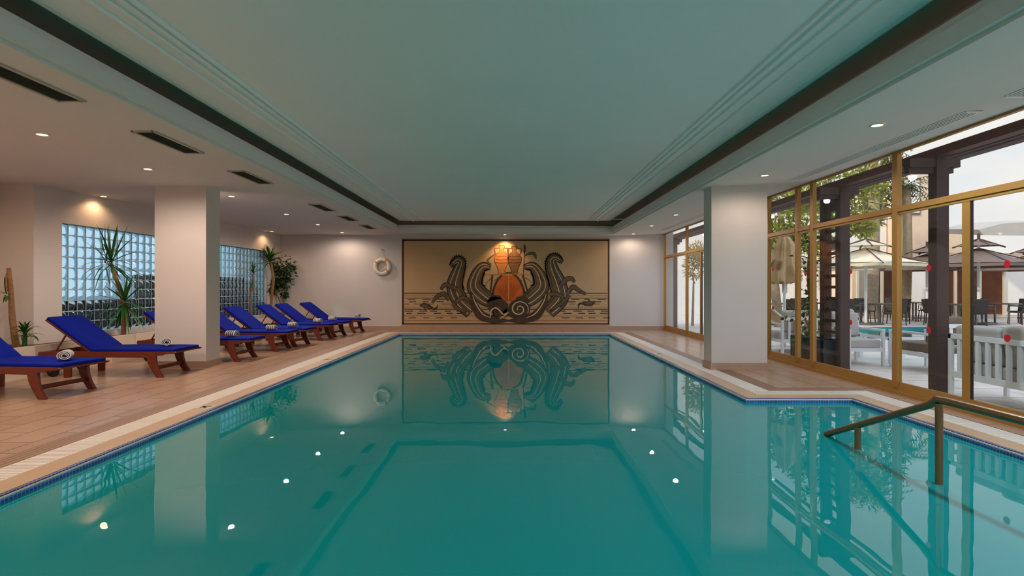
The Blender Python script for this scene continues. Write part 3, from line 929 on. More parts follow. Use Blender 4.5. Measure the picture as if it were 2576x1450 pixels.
# big dark scrolls at the bottom middle
def scroll(outer, w, curl, cw):
    b = MB()
    ribbon(b, outer, w, 8, 0, 12)
    ribbon(b, curl, [c + 16 for c in cw], 9, 0, 12)
    ribbon(b, curl, cw, 10, 1, 12)
    return link('wave_scroll', b, ['m_black', 'm_cream'], mural)
def arm(outer, w, cream=None):
    b = MB(); ribbon(b, outer, w, 8, 0, 12)
    if cream: ribbon(b, cream[0], cream[1], 9, 1, 12)
    return link('wave_scroll', b, ['m_dark', 'm_cream', 'm_black'], mural)
arm([(850, 660), (880, 790), (960, 930), (1110, 985), (1285, 1000)], [24, 70, 110, 90, 20], ([(868, 700), (905, 800), (985, 920), (1080, 965)], [5, 12, 12, 4]))
arm([(1735, 650), (1700, 790), (1610, 930), (1460, 985), (1285, 1000)], [24, 70, 110, 90, 20], ([(1722, 690), (1680, 800), (1590, 920), (1490, 965)], [5, 12, 12, 4]))
def curl(cx, cy, rx, ry, turns, flip, ph):
    b = MB()
    n = 30
    flat([(cx + rx * math.cos(2 * PI * k / n), cy + ry * math.sin(2 * PI * k / n)) for k in range(n)], 10, 0, b)
    pts = []
    for k in range(26):
        q = k / 25; a = ph + flip * q * turns * 2 * PI
        pts.append((cx + rx * (.86 - .74 * q) * math.cos(a), cy + ry * (.86 - .74 * q) * math.sin(a)))
    ribbon(b, pts, [6, 13, 12, 6], 11, 1, 4)
    return link('wave_curl', b, ['m_dark', 'm_cream'], mural)
arm([(1050, 850), (1110, 830), (1180, 850), (1270, 870)], [110, 220, 230, 120], ([(1075, 960), (1080, 890), (1130, 850), (1180, 880), (1225, 925), (1290, 895)], [6, 14, 14, 14, 14, 5]))
curl(1408, 865, 128, 118, 1.7, -1, 0.5)
arm([(1040, 780), (1110, 735), (1200, 730)], [20, 60, 30]); arm([(1530, 780), (1460, 740), (1370, 745)], [20, 60, 30])
arm([(1220, 940), (1285, 900), (1350, 945)], [60, 90, 60], ([(1180, 985), (1240, 940), (1295, 900), (1350, 925)], [4, 12, 12, 4]))
# small fish
def fish(cx, cy, s, tilt):
    b = MB()
    ca, sa = math.cos(tilt), math.sin(tilt)
    tr = lambda x, y: (cx + s * (x * ca - y * sa), cy + s * (x * sa + y * ca))
    ribbon(b, [tr(-90, 0), tr(-40, -10), tr(20, 0), tr(80, 22), tr(120, 10)], [10, 62, 50, 18, 6], 3, 0)
    ribbon(b, [tr(-60, 2), tr(-20, 0), tr(40, 12)], [6, 26, 6], 4, 1)
    ribbon(b, [tr(80, 22), tr(110, -4), tr(118, -40)], [12, 16, 4], 3, 0)
    ribbon(b, [tr(-30, 18), tr(-15, 45), tr(10, 66)], [16, 14, 4], 3, 0)
    return link('fish', b, ['m_dark', 'm_grey'], mural)
fish(345, 835, 1.0, 0.12)
fish(2200, 800, -1.0, -0.25)

# ------------------------------------------------------------------ lifebuoy
t = thing('lifebuoy', 'white ring lifebuoy with orange bands hanging on the far wall beside the mural', 'lifebuoy', P(961, 671, YF - 0.07))
RO, RT = 0.215, 0.060
b = MB(); vs = []; fs = []
N1, N2 = 48, 16
for i in range(N1):
    a = 2 * PI * i / N1
    for k in range(N2):
        q = 2 * PI * k / N2
        r = RO + RT * math.cos(q)
        vs.append((r * math.cos(a), RT * 0.9 * math.sin(q), r * math.sin(a)))
for i in range(N1):
    for k in range(N2):
        fs.append((i * N2 + k, ((i + 1) % N1) * N2 + k, ((i + 1) % N1) * N2 + (k + 1) % N2, i * N2 + (k + 1) % N2))
b.add(vs, fs, 0, True)
link('ring', b, 'ringwhite', t)
for a0_ in (0.95, 2.50, 5.60, 4.05):
    b = MB(); vs = []; fs = []
    for i in range(5):
        a = a0_ - 0.12 + 0.06 * i
        for k in range(N2):
            q = 2 * PI * k / N2
            r = RO + (RT + 0.004) * math.cos(q)
            vs.append((r * math.cos(a), (RT + 0.004) * 0.9 * math.sin(q), r * math.sin(a)))
    for i in range(4):
        for k in range(N2):
            fs.append((i * N2 + k, (i + 1) * N2 + k, (i + 1) * N2 + (k + 1) % N2, i * N2 + (k + 1) % N2))
    b.add(vs, fs, 0, True)
    link('band', b, 'orange' if a0_ != 4.05 else 'ringwhite', t)
b = MB(); b.tube([(-0.15, 0, 0.19), (0.0, 0.03, 0.52), (0.12, 0, 0.22)], 0.004, 6)
link('rope', b, 'rope', t)
b = MB(); b.tube([(-0.12, -0.03, -0.10), (-0.05, -0.04, -0.15), (0.03, -0.04, -0.135), (0.10, -0.04, -0.09), (0.155, -0.03, -0.06)], 0.010, 6)
link('grab_line', b, 'rope', t)
link('nail', MB().tube([(0, 0.068, 0.525), (0, 0.015, 0.53)], 0.012, 8), 'gasket', t)

# ------------------------------------------------------------------ sun loungers
def make_lounger():
    t = thing('sun_lounger', 'x', 'sun lounger')
    W = 0.335
    rails = {}
    side = [(-1.0, 0.33), (-0.96, 0.30), (0.62, 0.285), (0.70, 0.29), (0.735, 0.315), (0.80, 0.318), (0.84, 0.335), (0.97, 0.345), (1.0, 0.36), (0.985, 0.375), (-0.98, 0.375)]
    for s in (-1, 1):
        y = s * W
        rails[s] = link('side_rail', MB().prism(side, y - 0.018, y + 0.018), 'teak', t, bevel=0.004)
    b = MB()
    b.box(0.9, 0.955, -W, W, 0.345, 0.37)
    for k in range(12):
        x = -0.22 + k * 0.097
        b.box(x, x + 0.062, -W + .018, W - .018, 0.352, 0.368)
    b.box(-0.24, 0.92, -0.02, 0.02, 0.335, 0.353)
    link('seat_slats', b, 'teak', t, bevel=0.003)
    link('head_rail', MB().box(-0.99, -0.94, -W, W, 0.31, 0.37), 'teak', t, bevel=0.003)
    for s in (-1, 1):
        y = s * (W - 0.005)
        leg = [(0.575, 0.30), (0.60, 0.20), (0.65, 0.10), (0.72, 0.0), (0.82, 0.0), (0.755, 0.10), (0.72, 0.20), (0.71, 0.30)]
        link('front_leg', MB().prism(leg, y - 0.022, y + 0.022), 'teak', t, bevel=0.005)
        link('rear_leg', MB().prism([(-0.63, 0.30), (-0.62, 0.0), (-0.53, 0.0), (-0.52, 0.30)], y - 0.022, y + 0.022), 'teak', t, bevel=0.005)
        wb = MB(); wb.add([], [])
        vs = []; n = 20
        yy0, yy1 = y - 0.02 - s * 0.05, y + 0.02 - s * 0.05
        wb.prism([(-0.83 + 0.085 * math.cos(2 * PI * k / n), 0.085 + 0.085 * math.sin(2 * PI * k / n)) for k in range(n)], yy0, yy1)
        br_ = link('wheel_bracket', MB().prism([(-0.86, 0.31), (-0.84, 0.07), (-0.81, 0.07), (-0.78, 0.31)], y - 0.018, y + 0.012 if s > 0 else y + 0.018), 'teak', t)
        link('wheel', wb, 'rubber', br_, bevel=0.006)
        link('bolt', MB().prism([(0.02 + 0.016 * math.cos(2 * PI * k / 12), 0.335 + 0.010 * math.sin(2 * PI * k / 12)) for k in range(12)], y + s * 0.019, y + s * 0.021), 'steel', rails[s])
    link('stretcher', MB().prism([(0.655, 0.105), (0.70, 0.105), (0.71, 0.155), (0.665, 0.155)], -W, W), 'teak', t, bevel=0.004)
    # backrest
    ang = math.radians(36)
    T = Matrix.Translation((-0.255, 0, 0.372)) @ Matrix.Rotation(ang, 4, 'Y') 
    b = MB()
    for s in (-1, 1):
        b.box(-0.80, 0.03, s * (W - 0.03) - 0.017, s * (W - 0.03) + 0.017, -0.022, 0.006, 0, T)
    for k in range(8):
        b.box(-0.77 + k * 0.097, -0.708 + k * 0.097, -W + .03, W - .03, -0.014, 0.002, 0, T)
    link('backrest', b, 'teak', t, bevel=0.003)
    b = MB()
    for s in (-1, 1):
        b.tube([T @ Vector((-0.46, s * 0.27, -0.02)), (-0.80, s * 0.29, 0.345)], 0.013, 6)
    b.tube([T @ Vector((-0.46, -0.27, -0.02)), T @ Vector((-0.46, 0.27, -0.02))], 0.012, 6)
    link('back_prop', b, 'teak', t)
    # cushions: one mattress in two hinged halves
    def pad(x0, x1, T, zt, crown):
        b = MB(); NX, NY = 14, 8; vs = []; fs = []
        hw = 0.325
        for i in range(NX + 1):
            for k in range(NY + 1):
                u, v = i / NX, k / NY
                z = zt + crown * (1 - (2 * u - 1) ** 6) * (1 - (2 * v - 1) ** 6) + 0.0035 * math.sin(9 * u + 2 * v) * math.sin(3 * v + 4 * u)
                vs.append((x0 + (x1 - x0) * u, -hw + 2 * hw * v, z))
        o = len(vs)
        for i in range(NX + 1):
            for k in range(NY + 1):
                u, v = i / NX, k / NY
                vs.append((x0 + (x1 - x0) * u, -hw + 2 * hw * v, 0.0))
        W2 = NY + 1
        for i in range(NX):
            for k in range(NY):
                a = i * W2 + k
                fs.append((a, a + 1, a + W2 + 1, a + W2)); fs.append((o + a, o + a + W2, o + a + W2 + 1, o + a + 1))
        for i in range(NX):
            for k in (0, NY):
                a = i * W2 + k; fs.append((a, a + W2, o + a + W2, o + a))
        for k in range(NY):
            for i in (0, NX):
                a = i * W2 + k; fs.append((a, a + 1, o + a + 1, o + a))
        b.add([T @ Vector(p) for p in vs], fs, 0, True)
        return b
    sc = link('seat_cushion', pad(-0.25, 0.965, Matrix.Translation((0, 0, 0.372)), 0.040, 0.014), 'cushion', t, bevel=0.012, seg=3)
    bc = link('back_cushion', pad(-0.80, 0.0, T @ Matrix.Translation((0, 0, 0.006)), 0.042, 0.014), 'cushion', t, bevel=0.012, seg=3)
    # ties at the foot of the mattress
    link('cushion_tie', MB().box(0.60, 0.63, -0.331, -0.328, 0.30, 0.385), 'cushion', sc)
    return t

loungers = [
    (-6.19, 6.86, -0.12, 'blue cushioned wooden sun lounger nearest the camera, cut off by the photo edge'),
    (-5.88, 8.36, 0.0, 'blue sun lounger standing just in front of the white column'),
    (-5.60, 10.06, 0.0, 'blue sun lounger half hidden behind the white column'),
    (-5.57, 11.60, 0.0, 'blue sun lounger that is first in view beyond the lounger behind the column'),
    (-5.50, 12.52, -0.06, 'blue sun lounger with its back before the single slender yucca, fifth along the pool'),
    (-5.46, 14.0, -0.06, 'blue sun lounger sixth along the pool, its back under the tall yucca'),
    (-5.38, 14.92, -0.08, 'blue sun lounger seventh along the pool, second from the far wall'),
    (-5.24, 16.27, -0.10, 'blue sun lounger closest to the far wall'),
]
lp = make_lounger()
for i, (x, y, r, lab) in enumerate(loungers):
    o = lp if i == 0 else copy_tree(lp)
    place(o, (x, y, 0), r, lab, 'blue sun loungers beside the pool')

# towels: terry cloth rolled into a spiral
def make_towel(Lh=0.15, turns=2.6, R=0.066):
    b = MB(); N = 70
    prof = []
    th = 0.0085
    for i in range(N + 1):
        q = i / N
        a = q * turns * 2 * PI
        r = 0.012 + (R - 0.012 - th) * q
        prof.append((a, r))
    vs = []; fs = []
    for a, r in prof:
        for rr in (r, r + th):
            for x in (-Lh, Lh):
                vs.append((x, rr * math.cos(a), 0.82 * rr * math.sin(a)))
    for i in range(N):
        p = i * 4; q = p + 4
        fs += [(p, p + 1, q + 1, q), (p + 2, q + 2, q + 3, p + 3), (p, q, q + 2, p + 2), (p + 1, p + 3, q + 3, q + 1)]
    fs += [(0, 2, 3, 1), (N * 4, N * 4 + 1, N * 4 + 3, N * 4 + 2)]
    b.add(vs, fs, 0, False)
    # core so that the roll reads solid
    n = 16
    b.prism([((R - 0.012) * math.cos(2 * PI * k / n), 0.82 * (R - 0.012) * math.sin(2 * PI * k / n)) for k in range(n)], -Lh + 0.014, Lh - 0.014, 'x')
    return b
tw = link('rolled_towel', make_towel(), ['towel'])
tag(tw, 'x', 'towel')
towel_spec = [  # lounger index, local x, local y, turn
    (0, 0.79, -0.06, -0.95, 'rolled striped towel on the nearest blue lounger'),
    (1, 0.66, -0.02, -0.95, 'rolled striped towel on the lounger in front of the white column'),
    (2, 0.58, -0.14, -0.05, 'rolled striped towel on the lounger behind the white column'),
    (3, 0.58, -0.12, -0.05, 'rolled striped towel on the first lounger seen whole beyond the column'),
    (4, 0.60, -0.10, 0.0, 'rolled striped towel on the fifth lounger along the pool'),
    (5, 0.60, -0.10, -0.1, 'rolled striped towel on the sixth lounger along the pool'),
    (6, 0.55, 0.0, 0.0, 'rolled striped towel on the lounger second from the far wall'),
    (7, 0.72, 0.05, -0.8, 'rolled striped towel on the lounger closest to the far wall'),
]
for i, (li, lx, ly, tr, lab) in enumerate(towel_spec):
    o = tw if i == 0 else tw.copy()
    if i: COL.objects.link(o)
    x, y, r, _ = loungers[li]
    c, s = math.cos(r), math.sin(r)
    place(o, (x + lx * c - ly * s, y + lx * s + ly * c, 0.372 + 0.054 + 0.054), r + tr, lab, 'rolled striped towels on the loungers')
    if abs(tr) > 0.5: o.scale = (0.62, 1.15, 1.15); o.location.z += 0.009

# ------------------------------------------------------------------ long wall planter and indoor plants
def pfx(y): return -7.0 + (y - 7.4) * 0.012
b = MB()
zt = 0.45
def slab(x0a, x0b, x1a, x1b, y0, y1, z0, z1, m=0):
    b.add([(x0a, y0, z0), (x1a, y0, z0), (x1b, y1, z0), (x0b, y1, z0), (x0a, y0, z1), (x1a, y0, z1), (x1b, y1, z1), (x0b, y1, z1)],
          [(0, 3, 2, 1), (4, 5, 6, 7), (0, 1, 5, 4), (1, 2, 6, 5), (2, 3, 7, 6), (3, 0, 4, 7)], m)
slab(pfx(7.4) - 0.07, pfx(16.9) - 0.07, pfx(7.4), pfx(16.9), 7.4, 17.19, 0, zt)
slab(-8.14, -8.14, pfx(7.4) - .071, pfx(7.4) - .071, 7.4, 7.47, 0, zt)
pbox = struct(link('planter_wall', b, 'planterwhite'))
b = MB()
slab(-8.14, -8.14, pfx(7.4) - .071, pfx(8.78) - .071, 7.471, 8.785, 0, zt - 0.05)
slab(wallx(8.79) + .002, wallx(17.1) + .002, pfx(8.79) - .071, pfx(17.1) - .071, 8.79, 17.19, 0, zt - 0.05)
struct(link('planter_soil', b, 'soil', pbox))
ZSOIL = zt - 0.05

def yucca_crown(b, c, n, L, W, seed, up=0.5, droop=1.0, tilt=(0, 0), spread=1.0, pw=1.0):
    r = random.Random(seed)
    for i in range(n):
        a = i * 2.39996 + r.uniform(-.3, .3)
        e = up + (1.25 - up) * (1 - i / n) ** pw + r.uniform(-.2, .2)
        e = max(-0.9, min(1.45, e))
        d = Vector((math.cos(a) * math.cos(e) * spread + tilt[0], math.sin(a) * math.cos(e) * spread + tilt[1], math.sin(e)))
        b.blade(Vector(c) + Vector((0, 0, 0.10 * (1 - i / n))), d, L * r.uniform(.75, 1.1), W * r.uniform(.8, 1.2), droop * r.uniform(.5, 1.5), 0 if r.random() > 0.02 else 1)
# big two headed yucca between the first window and the column
t = thing('yucca', 'tall leaning two-headed yucca before the larger glass block window', 'plant', (-7.28, 10.35, ZSOIL))
b = MB()
base = Vector((-7.28, 10.35, ZSOIL))
rel = lambda p: Vector(p) - base
pts = [rel((-7.28, 10.35, ZSOIL - .03)), rel(P(312, 775, 10.3)), rel(P(303, 735, 10.3)), rel(P(292, 700, 10.2)), rel(P(280, 665, 10.2))]
b.tube(spline(pts, 5), [0.045 - 0.0008 * i for i in range(21)], 10)
link('stem', b, 'stem', t)
def keep_off_wall(b, base):
    b.v = [(max(x, wallx(y + base.y) + 0.03 - base.x), min(y, YF - .05 - base.y), z) for x, y, z in b.v]
    return b
b = MB(); yucca_crown(b, rel(P(280, 668, 10.2)), 36, 0.80, 0.045, 3, up=-0.7, droop=0.7, tilt=(-0.05, -0.1), pw=1.2)
for d in ((-0.35, 0, 1.0), (-0.2, .1, 1.1), (0.35, 0, 0.9), (-0.9, .1, .5), (-1, 0, .15)):
    b.blade(rel(P(281, 665, 10.2)), d, 0.78, 0.055, 0.35)
link('upper_crown', keep_off_wall(b, base), ['leaf', 'leafdry'], t)
b = MB(); yucca_crown(b, rel(P(314, 770, 10.3)), 44, 0.62, 0.055, 8, up=-1.0, droop=0.6, tilt=(0.05, -0.1), pw=1.3)
link('lower_crown', keep_off_wall(b, base), ['leaf', 'leafdry'], t)
# tall yucca by the far window
t = thing('yucca', 'tall yucca with one drooping head at the far end of the far glass block window', 'plant', (-7.05, 16.1, ZSOIL))
base = Vector((-7.05, 16.1, ZSOIL))
b = MB(); b.tube(spline([rel((-7.05, 16.1, ZSOIL - .03)), rel(P(684, 740, 16.1)), rel(P(688, 700, 16.1)), rel(P(680, 662, 16.1))], 5), [0.04] * 16, 8)
link('stem', b, 'stem', t)
b = MB(); yucca_crown(b, rel(P(679, 662, 16.1)), 46, 0.62, 0.055, 12, up=-0.1, droop=1.5)
for d in ((-0.75, 0, 0.75), (-0.5, .1, 1.0), (0.3, 0, 0.9), (0.9, -.1, .5), (0.8, -0.2, .3)):
    b.blade(rel(P(679, 660, 16.1)), d, 0.62, 0.05, 0.3)
link('leaf_crown', keep_off_wall(b, base), ['leaf', 'leafdry'], t)
# slender yucca
t = thing('yucca', 'slender small yucca with a thin pale stem before the far glass block window', 'plant', (-7.08, 15.0, ZSOIL))
base = Vector((-7.08, 15.0, ZSOIL))
b = MB(); b.tube(spline([rel((-7.08, 15.0, ZSOIL - .03)), rel(P(631, 745, 15)), rel(P(634, 712, 15)), rel(P(637, 690, 15))], 5), [0.022] * 16, 8)
link('stem', b, 'stem', t)
b = MB(); yucca_crown(b, rel(P(637, 692, 15)), 24, 0.34, 0.035, 22, up=0.1, droop=1.3)
for q in range(7):
    b.blade(rel(P(636, 700, 15)), (0.1 * math.cos(q), 0.1 * math.sin(q), -1), 0.42, 0.04, 0.1, 0 if q % 2 else 1)
link('leaf_crown', keep_off_wall(b, base), ['leaf', 'leafdry'], t)
# bushy ficus in the corner
t = thing('ficus', 'bushy dark-leaved ficus on bare stems in the far corner', 'plant', (-6.98, 16.85, ZSOIL))
base = Vector((-6.98, 16.85, ZSOIL))
b = MB()
stems = [[(-6.98, 16.85, ZSOIL - .03), P(704, 760, 16.8), P(694, 735, 16.7), P(690, 700, 16.7)], [(-6.98, 16.85, ZSOIL - .03), P(714, 760, 16.8), P(711, 735, 16.7), P(716, 700, 16.7)], [P(704, 760, 16.8), P(698, 745, 16.8), P(680, 735, 16.8)]]
for st in stems: b.tube(spline([rel(p) for p in st], 5), 0.013, 6)
link('stem', b, 'stem', t)
b = MB(); r = random.Random(4)
for c, R, k in ((P(715, 690, 16.8), (0.26, .2, .42), 200), (P(700, 712, 16.8), (0.3, .2, .3), 150), (P(676, 730, 16.6), (0.26, .2, .16), 90), (P(731, 672, 16.8), (0.16, .15, .16), 50), (P(713, 742, 16.8), (0.1, .1, .1), 30), (P(690, 675, 16.8), (0.2, .15, .2), 60)):
    for _ in range(k):
        v = Vector((r.gauss(0, .5) * R[0], r.gauss(0, .5) * R[1], r.gauss(0, .5) * R[2]))
        p = c + v
        if p.y > 17.1: p.y = 17.05
        d = Vector((r.uniform(-1, 1), r.uniform(-1, .6), r.uniform(-1, .4)))
        b.leaf(rel(p), d, (r.uniform(-.5, .5), r.uniform(-1, .2), 1), 0.145, 0.075)
link('foliage', keep_off_wall(b, base), 'leafdark', t)
# left end: cut trunk with a sprout and a small plant
t = thing('cut_trunk_plant', 'bare cut plant trunk with one green sprout by the left edge of the photo', 'plant', (-7.57, 8.42, ZSOIL))
base = Vector((-7.57, 8.42, ZSOIL))
b = MB(); b.tube(spline([rel((-7.55, 8.42, ZSOIL - .03)), rel(P(31, 800, 8.4)), rel(P(28, 740, 8.4)), rel(P(22, 675, 8.4))], 6), [0.048 - 0.0011 * i for i in range(19)], 10)
b.tube(spline([rel(P(21, 678, 8.4)), rel(P(16, 700, 8.36)), rel(P(17, 735, 8.36))], 5), 0.014, 6)
link('trunk', b, 'stem', t)
b = MB()
for p, d, L, w, dr in ((P(15, 738, 8.36), (-.1, 0, 1), .26, .06, .1), (P(14, 740, 8.36), (-1, -.2, .5), .16, .05, 1.6), (P(18, 740, 8.36), (.8, -.5, .2), .12, .05, 1.2), (P(14, 742, 8.36), (-.3, 0, -1), .14, .03, .2), (P(20, 745, 8.36), (.2, -.5, -.6), .12, .06, .5)):
    b.blade(rel(p), d, L, w, dr)
link('sprout', b, 'leaf', t)
t = thing('dracaena', 'small arching green plant low in the planter at the left edge of the photo', 'plant', (-7.32, 8.3, ZSOIL))
b = MB(); yucca_crown(b, (0, 0, 0.14), 22, 0.26, 0.045, 31, up=0.2, droop=2.2)
link('leaf_crown', b, 'leaf', t)
link('stem', MB().tube([(0, 0, -.03), (0, 0, .2)], 0.03, 8), 'leaf', t)

# ------------------------------------------------------------------ pool handrail
t = thing('pool_handrail', 'bronze tube handrail leading down into the pool in the near corner', 'handrail', (2.93, 3.79, 0))
bend = Vector((2.94, 3.79, 0.52)); tip = Vector((2.88, 5.06, -0.04))
o_ = Vector((2.93, 3.79, 0))
b = MB()
path = [tip - o_, (tip.lerp(bend, .5)) - o_, tip.lerp(bend, .93) - o_, bend + Vector((0, 0.03, 0.012)) - o_, bend + Vector((0.002, -0.05, 0.012)) - o_, Vector((2.97, 2.6, 0.53)) - o_, Vector((3.0, 0.9, 0.53)) - o_]
b.tube(path, 0.027, 14)
link('rail', b, 'railm', t)
for q in (0.335, 0.99):
    p = tip.lerp(bend, q)
    link('post', MB().tube([Vector((p.x, p.y, p.z - 0.01)) - o_, Vector((p.x, p.y, -0.70 if q < .5 else -1.0)) - o_], 0.024, 12), 'railm', t)
link('post', MB().tube([Vector((2.99, 1.4, 0.52)) - o_, Vector((2.99, 1.4, -1.2)) - o_], 0.024, 12), 'railm', t)

# ------------------------------------------------------------------ outdoors
b = MB()
OP = (9.3, 24.0, 14.3, 18.6)
b.box(XW + 0.15, OP[0], YB - 2, 60, -0.3, -0.01); b.box(OP[1], 60, -6, 60, -0.3, -0.01)
b.box(OP[0], OP[1], -6, OP[2], -0.3, -0.01); b.box(OP[0], OP[1], OP[3], 60, -0.3, -0.01)
b.box(-14, XW + 0.15, YF + 0.4, 60, -0.3, -0.01)
struct(link('ground_terrace', b, 'terrace'))
b = MB(); b.box(OP[0] - .1, OP[1] + .1, OP[2] - .1, OP[3] + .1, -1.2, -1.1)
for q in ((OP[0] - .1, OP[0], OP[2], OP[3]), (OP[1], OP[1] + .1, OP[2], OP[3]), (OP[0], OP[1], OP[2] - .1, OP[2]), (OP[0], OP[1], OP[3], OP[3] + .1)):
    b.box(*q, -1.2, -0.3)
for q in ((OP[0], OP[0] + .02, OP[2], OP[3]), (OP[0], OP[1], OP[3] - .02, OP[3])):
    b.box(*q, -0.4, -0.012)
struct(link('ground_pool_basin', b, 'outpool'))
b = MB(); b.add([(OP[0], OP[2], -.16), (OP[1], OP[2], -.16), (OP[1], OP[3], -.16), (OP[0], OP[3], -.16)], [(0, 1, 2, 3)])
struct(link('outdoor_water', b, 'outwater'))

# pergola against the glazed wall
t = thing('pergola', 'dark brown wooden pergola with lattice beams outside the windows', 'pergola', (5.3, 8, 0))
o_ = Vector((5.3, 8, 0))
def tb(x0, x1, y0, y1, z0, z1, m=0, b=None):
    b = b or MB(); b.box(x0 - o_.x, x1 - o_.x, y0 - o_.y, y1 - o_.y, z0, z1, m); return b
link('beam', tb(5.22, 5.36, -3, 22, 2.925, 3.03), 'pergolared', t)
for x, z in ((5.6, 3.00), (5.8, 3.02), (6.0, 3.045)):
    link('slat', tb(x, x + 0.05, -3, 22, z - .02, z + .02), 'pergola', t)
for y in (2.6, 6.86, 8.85, 13.0, 18.0):
    b = tb(5.22, 5.37, y - 0.07, y + 0.07, 0, 2.925)
    link('post', b, 'pergola', t)
    link('cross_beam', tb(4.90, 5.52, y - 0.06, y + 0.06, 2.79, 2.90), 'pergola', t)
    link('bracket', tb(4.90, 5.45, y - 0.04, y + 0.04, 2.72, 2.79), 'pergola', t)
for y0 in (8.85, 18.0):
    link('post', tb(5.22, 5.35, y0 + 0.40, y0 + 0.52, 0.44, 2.925), 'pergola', t)
    for k in range(11):
        z = 0.55 + k * 0.185
        link('rung', tb(5.27, 5.32, y0 + 0.06, y0 + 0.42, z, z + 0.05), 'pergola', t)
    link('rung', tb(5.23, 5.35, y0 + 0.06, y0 + 0.42, 2.56, 2.80), 'pergola', t)

# planters at the pergola, with climbers
def planter_box(x, y, lab):
    t = thing('planter_box', lab, 'planter', (x, y, -0.01), 0, 'charcoal planters outside the windows')
    b = MB(); W, L, Hh, k = 0.17, 0.5, 0.46, 0.03
    for q in ((-W, W, -L, -L + k), (-W, W, L - k, L), (-W, -W + k, -L, L), (W - k, W, -L, L)):
        b.box(*q, 0, Hh)
    b.box(-W, W, -L, L, 0, 0.05)
    link('box', b, 'planter', t)
    link('soil', MB().box(-W + k, W - k, -L + k, L - k, 0.05, Hh - 0.06), 'soil', t)
    return t
planter_box(5.20, 9.48, 'charcoal planter box at the foot of the ladder trellis by the big window pane')
planter_box(5.20, 18.62, 'charcoal planter box outside the farthest window, beyond the white column')
def climber(x, y, lab, seed):
    t = thing('climbing_vine', lab, 'vine', (x, y, 0.36))
    r = random.Random(seed)
    b = MB(); b.tube(spline([(0, 0, 0), (0.03, .03, .6), (-0.02, .02, 1.2), (0.03, 0, 2.0)], 6), [0.045 - .0012 * i for i in range(19)], 8)
    link('stem', b, 'stem', t)
    b = MB()
    for _ in range(230):
        z = r.random() ** 1.5 * 1.9
        s = 0.10 + 0.05 * math.sin(z * 5)
        p = Vector((r.gauss(0, s), r.gauss(0, s), z))
        b.leaf(p, (r.uniform(-1, 1), r.uniform(-1, 1), r.uniform(-1, .3)), (r.uniform(-1, 1), r.uniform(-1, 1), 1), 0.10, 0.07)
    link('foliage', b, 'ivy', t)
climber(5.14, 9.52, 'green climbing vine growing up the ladder trellis by the big window pane', 2)
climber(5.14, 18.7, 'green climbing vine on the trellis outside the farthest window', 6)

# white lacquered lounge furniture
def lounge_seat(name, w, d, label, cat, loc, rz, cush, slats=True, cushions=1, arm=0.58, back=0.76):
    """faces local +Y; back at y=0"""
    t = thing(name, label, cat, loc, rz)
    hw = w / 2
    k = 0.045
    for sx in (-1, 1):
        x0 = sx * hw - (k if sx > 0 else 0)
        link('leg', MB().box(x0, x0 + k, d - k, d, 0, arm), 'whitemetal', t, bevel=0.003)
        link('leg', MB().box(x0, x0 + k, 0, k, 0, back), 'whitemetal', t, bevel=0.003)
        link('armrest', MB().box(x0 - 0.004, x0 + k + 0.004, k, d, arm, arm + 0.035), 'whitemetal', t, bevel=0.003)
        link('side_rail', MB().box(x0, x0 + k, k, d - k, 0.24, 0.30), 'whitemetal', t)
    link('front_rail', MB().box(-hw + k, hw - k, d - k, d, 0.24, 0.30), 'whitemetal', t)
    link('back_rail', MB().box(-hw + k, hw - k, 0, k, 0.24, 0.31), 'whitemetal', t)
    link('top_rail', MB().box(-hw, hw, 0, k, back - 0.06, back), 'whitemetal', t, bevel=0.003)
    if slats:
        n = max(3, int(w / 0.13))
        for i in range(1, n):
            x = -hw + k / 2 + (w - k) * i / n
            link('back_slat', MB().box(x - 0.022, x + 0.022, 0.005, k - 0.005, 0.31, back - 0.06), 'whitemetal', t)
    link('seat_cushion', MB().box(-hw + k + .005, hw - k - .005, k + .01, d - 0.02, 0.30, 0.44), cush, t, bevel=0.03, seg=3)
    cw = (w - 2 * k - 0.02) / cushions
    for i in range(cushions):
        x0 = -hw + k + .01 + i * cw
        T = Matrix.Translation((0, 0.06, 0.43)) @ Matrix.Rotation(-0.22, 4, 'X').inverted()
        link('back_cushion', MB().box(x0 + .006, x0 + cw - .006, 0.02, 0.17, 0.0, 0.43 + 0.03 * (i % 2), 0, Matrix.Translation((0, 0.06, 0.43)) @ Matrix.Rotation(0.16, 4, 'X')), cush, t, bevel=0.05, seg=3)
    return t
# large slatted sofa, its back to the window
lounge_seat('garden_sofa', 2.0, 0.72, 'white slatted garden sofa with its back to the window at the photo edge', 'sofa', (5.30, 5.72, -0.01), -PI / 2, 'greycush', True, 3)
# armchair seen from behind beyond the dark post
lounge_seat('garden_armchair', 0.64, 0.93, 'white slatted garden armchair with taupe cushions behind the dark pergola post', 'armchair', (6.66, 8.37, -0.01), 0, 'taupecush', True, 1)
# armchair facing the pool room beside the table
lounge_seat('garden_armchair', 0.62, 0.78, 'white garden armchair with pale grey cushions facing the window, beside the glass table', 'armchair', (5.66 + 0.3, 10.06, -0.01), PI, 'greycush', True, 1)
# sofa further along
lounge_seat('garden_sofa', 1.5, 0.75, 'white slatted garden sofa standing beyond the trellis, seen from behind', 'sofa', (6.0, 10.75, -0.01), 0.0, 'greycush', True, 2, back=0.74)
